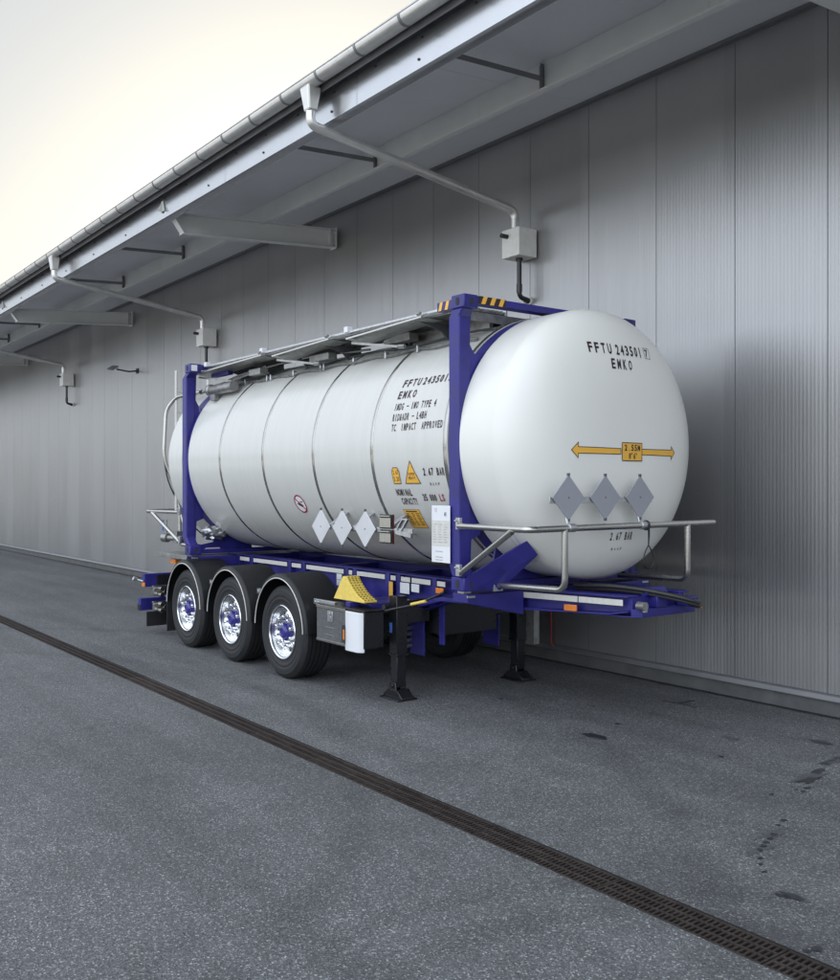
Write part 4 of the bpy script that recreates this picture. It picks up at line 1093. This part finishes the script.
tx=obj('side_lettering',bm,'ink',shell,smooth=False); tx['kind']='stuff'
bm=BM(); row(bm,'LS',-6.80,-6.72,-.525,-.455,S,.78); obj('red_lettering',bm,'red',shell,smooth=False)['kind']='stuff'
bm=BM()
row(bm,'FFTU',6.02,6.31,3.262,3.355,Fp,.62); row(bm,'243501',6.335,6.70,3.262,3.355,Fp,.66); row(bm,'7',6.735,6.80,3.275,3.345,Fp,.7)
row(bm,'EMKO',6.255,6.54,3.135,3.225,Fp,.62)
row(bm,'2.67 BAR',6.27,6.56,1.655,1.725,Fp,.7); row(bm,'M.A.W.P',6.32,6.45,1.565,1.59,Fp,.7)
def outline(bm,pts,wd,fn,e):
    n=len(pts); cx=sum(p[0] for p in pts)/n; cy=sum(p[1] for p in pts)/n
    for i in range(n):
        a=Vector(pts[i]);b=Vector(pts[(i+1)%n]); d=(b-a).normalized(); nn=Vector((-d.y,d.x))*wd/2
        patch(bm,[a-nn-d*wd/2,b-nn+d*wd/2,b+nn+d*wd/2,a+nn-d*wd/2],fn,e)
outline(bm,[(6.722,3.262),(6.805,3.262),(6.805,3.358),(6.722,3.358)],.004,Fp,.003)
obj('front_lettering',bm,'ink',sh,smooth=False)['kind']='stuff'
# double arrow
ar=[(5.76,2.425),(5.83,2.49),(5.83,2.452),(6.33,2.448),(6.33,2.40),(5.83,2.398),(5.83,2.36)]
ar2=[(7.085,2.43),(7.03,2.485),(7.03,2.452),(6.60,2.448),(6.60,2.40),(7.03,2.398),(7.03,2.365)]
bx=[(6.345,2.345),(6.60,2.345),(6.60,2.50),(6.345,2.50)]
bm=BM(); patch(bm,ar,Fp,.003); patch(bm,ar2,Fp,.003); patch(bm,bx,Fp,.0045); arw=obj('width_arrow',bm,'yellow',tk,smooth=False)
bm=BM(); outline(bm,ar,.006,Fp,.0042); outline(bm,ar2,.006,Fp,.0042); outline(bm,bx,.007,Fp,.0058)
row(bm,'2.55M',6.375,6.585,2.43,2.485,Fp,.8,e=.006); row(bm,"8'6\"",6.43,6.55,2.36,2.413,Fp,.8,e=.006)
obj('arrow_lettering',bm,'ink',arw,smooth=False)['kind']='stuff'
# yellow signs on the side
tri=[(-7.25,-.352),(-7.02,-.352),(-7.135,-.143)]
ta=[(-7.44,-.352),(-7.325,-.352),(-7.325,-.235),(-7.35,-.20),(-7.415,-.20),(-7.44,-.235)]
stk=[(-7.44,-.83),(-7.19,-.83),(-7.19,-.62),(-7.44,-.62)]
bm=BM(); patch(bm,tri,S,.003); patch(bm,ta,S,.003); patch(bm,stk,S,.003); ys=obj('warning_sticker',bm,'yellow',tk,smooth=False,split=True)
bm=BM(); outline(bm,tri,.008,S,.004); outline(bm,ta,.007,S,.004); outline(bm,stk,.004,S,.004)
row(bm,'SUPER',-7.185,-7.08,-.275,-.25,S,.8); row(bm,'HEAVY',-7.19,-7.075,-.315,-.285,S,.8)
row(bm,'2.67',-7.425,-7.335,-.265,-.225,S,.8); row(bm,'2.20',-7.425,-7.335,-.33,-.285,S,.8)
# small print of the tall yellow sticker: plain rules and columns
put(bm,'LOAD TABLE',-7.40,-7.22,-.655,-.635,S,bold=.02) if False else None
for k in range(9):
    for (a,b) in ((-7.425,-7.345),(-7.335,-7.285),(-7.265,-7.205)):
        b2=a+(b-a)*random.uniform(.55,1); z=-.665-k*.0165
        patch(bm,[(a,z),(b2,z),(b2,z+.007),(a,z+.007)],S,.004)
patch(bm,[(-7.41,-.646),(-7.23,-.646),(-7.23,-.634),(-7.41,-.634)],S,.004)
obj('sign_lettering',bm,'ink',ys,smooth=False)['kind']='stuff'
# crossed-out climbing sign
bm=BM(); C0=(-9.38,-.59); r_=.115
import itertools
def annulus(bm,c,ro,ri,fn,e,n=40):
    A=[bm.verts.new(fn(c[0]+ro*math.cos(2*PI*k/n),c[1]+ro*math.sin(2*PI*k/n),e)) for k in range(n)]
    B=[bm.verts.new(fn(c[0]+ri*math.cos(2*PI*k/n),c[1]+ri*math.sin(2*PI*k/n),e)) for k in range(n)]
    for k in range(n): bm.faces.new([A[k],A[(k+1)%n],B[(k+1)%n],B[k]])
annulus(bm,C0,r_,r_*.84,S,.0035)
q=r_*.62; patch(bm,[(C0[0]-q-.006,C0[1]+q-.006),(C0[0]-q+.006,C0[1]+q+.006),(C0[0]+q+.006,C0[1]-q+.006),(C0[0]+q-.006,C0[1]-q-.006)],S,.0042)
ns=obj('prohibition_sign',bm,'red',tk,smooth=False)
bm=BM(); patch(bm,[(C0[0]+r_*.83*math.cos(2*PI*k/28),C0[1]+r_*.83*math.sin(2*PI*k/28)) for k in range(28)],S,.0028); obj('sign_field',bm,'white',ns,smooth=False)
bm=BM(); 
patch(bm,[(C0[0]-.045,C0[1]-.012),(C0[0]+.035,C0[1]-.045),(C0[0]+.055,C0[1]-.015),(C0[0]+.012,C0[1]+.012),(C0[0]-.02,C0[1]+.035)],S,.0036)
patch(bm,[(C0[0]-.06,C0[1]+.0),(C0[0]-.03,C0[1]-.01),(C0[0]-.02,C0[1]+.008),(C0[0]-.055,C0[1]+.012)],S,.0036)
patch(bm,[(C0[0]+.02,C0[1]+.02),(C0[0]+.075,C0[1]+.028),(C0[0]+.075,C0[1]+.036),(C0[0]+.015,C0[1]+.034)],S,.0036)
obj('pictogram',bm,'ink',ns,smooth=False)
# data plate print: faint rules, a ring emblem and a heading
bm=BM()
fn=lambda u,v,e:(u,5.1825,v)
for k in range(8):
    for a,b in ((-6.74,-6.68),(-6.665,-6.60),(-6.585,-6.52)):
        b2=a+(b-a)*random.uniform(.4,1); z=1.785-k*.022
        patch(bm,[(a,z),(b2,z),(b2,z+.007),(a,z+.007)],fn,0)
for z in (1.475,1.50,1.55): patch(bm,[(-6.70,z),(-6.60,z),(-6.60,z+.006),(-6.70,z+.006)],fn,0)
annulus(bm,(-6.70,1.915),.016,.012,fn,0,16)
obj('plate_print',bm,'galv',dp,smooth=False)['kind']='stuff'
bm=BM(); put(bm,'E',-6.575,-6.545,1.865,1.895,fn) ; obj('plate_heading',bm,'ink',dp,smooth=False)
# riveted service hatch low on the front cladding
hp=[(-6.02+.0,-1.62)]
def sidepatch(u,v,e): 
    a=v/RT; r=RT+e; return (u,YC-r*math.cos(a),ZC+r*math.sin(a))
bm=BM(); hpts=[(-6.10,-.80),(-6.03,-.80),(-6.03,-1.22),(-6.10,-1.22)]
outline(bm,hpts,.003,sidepatch,.002)
for v_ in (-.86,-1.0,-1.14): annulus(bm,(-6.065,v_),.008,.0005,sidepatch,.003,8)
obj('cladding_seam',bm,'seal',sh,smooth=False)['kind']='stuff'
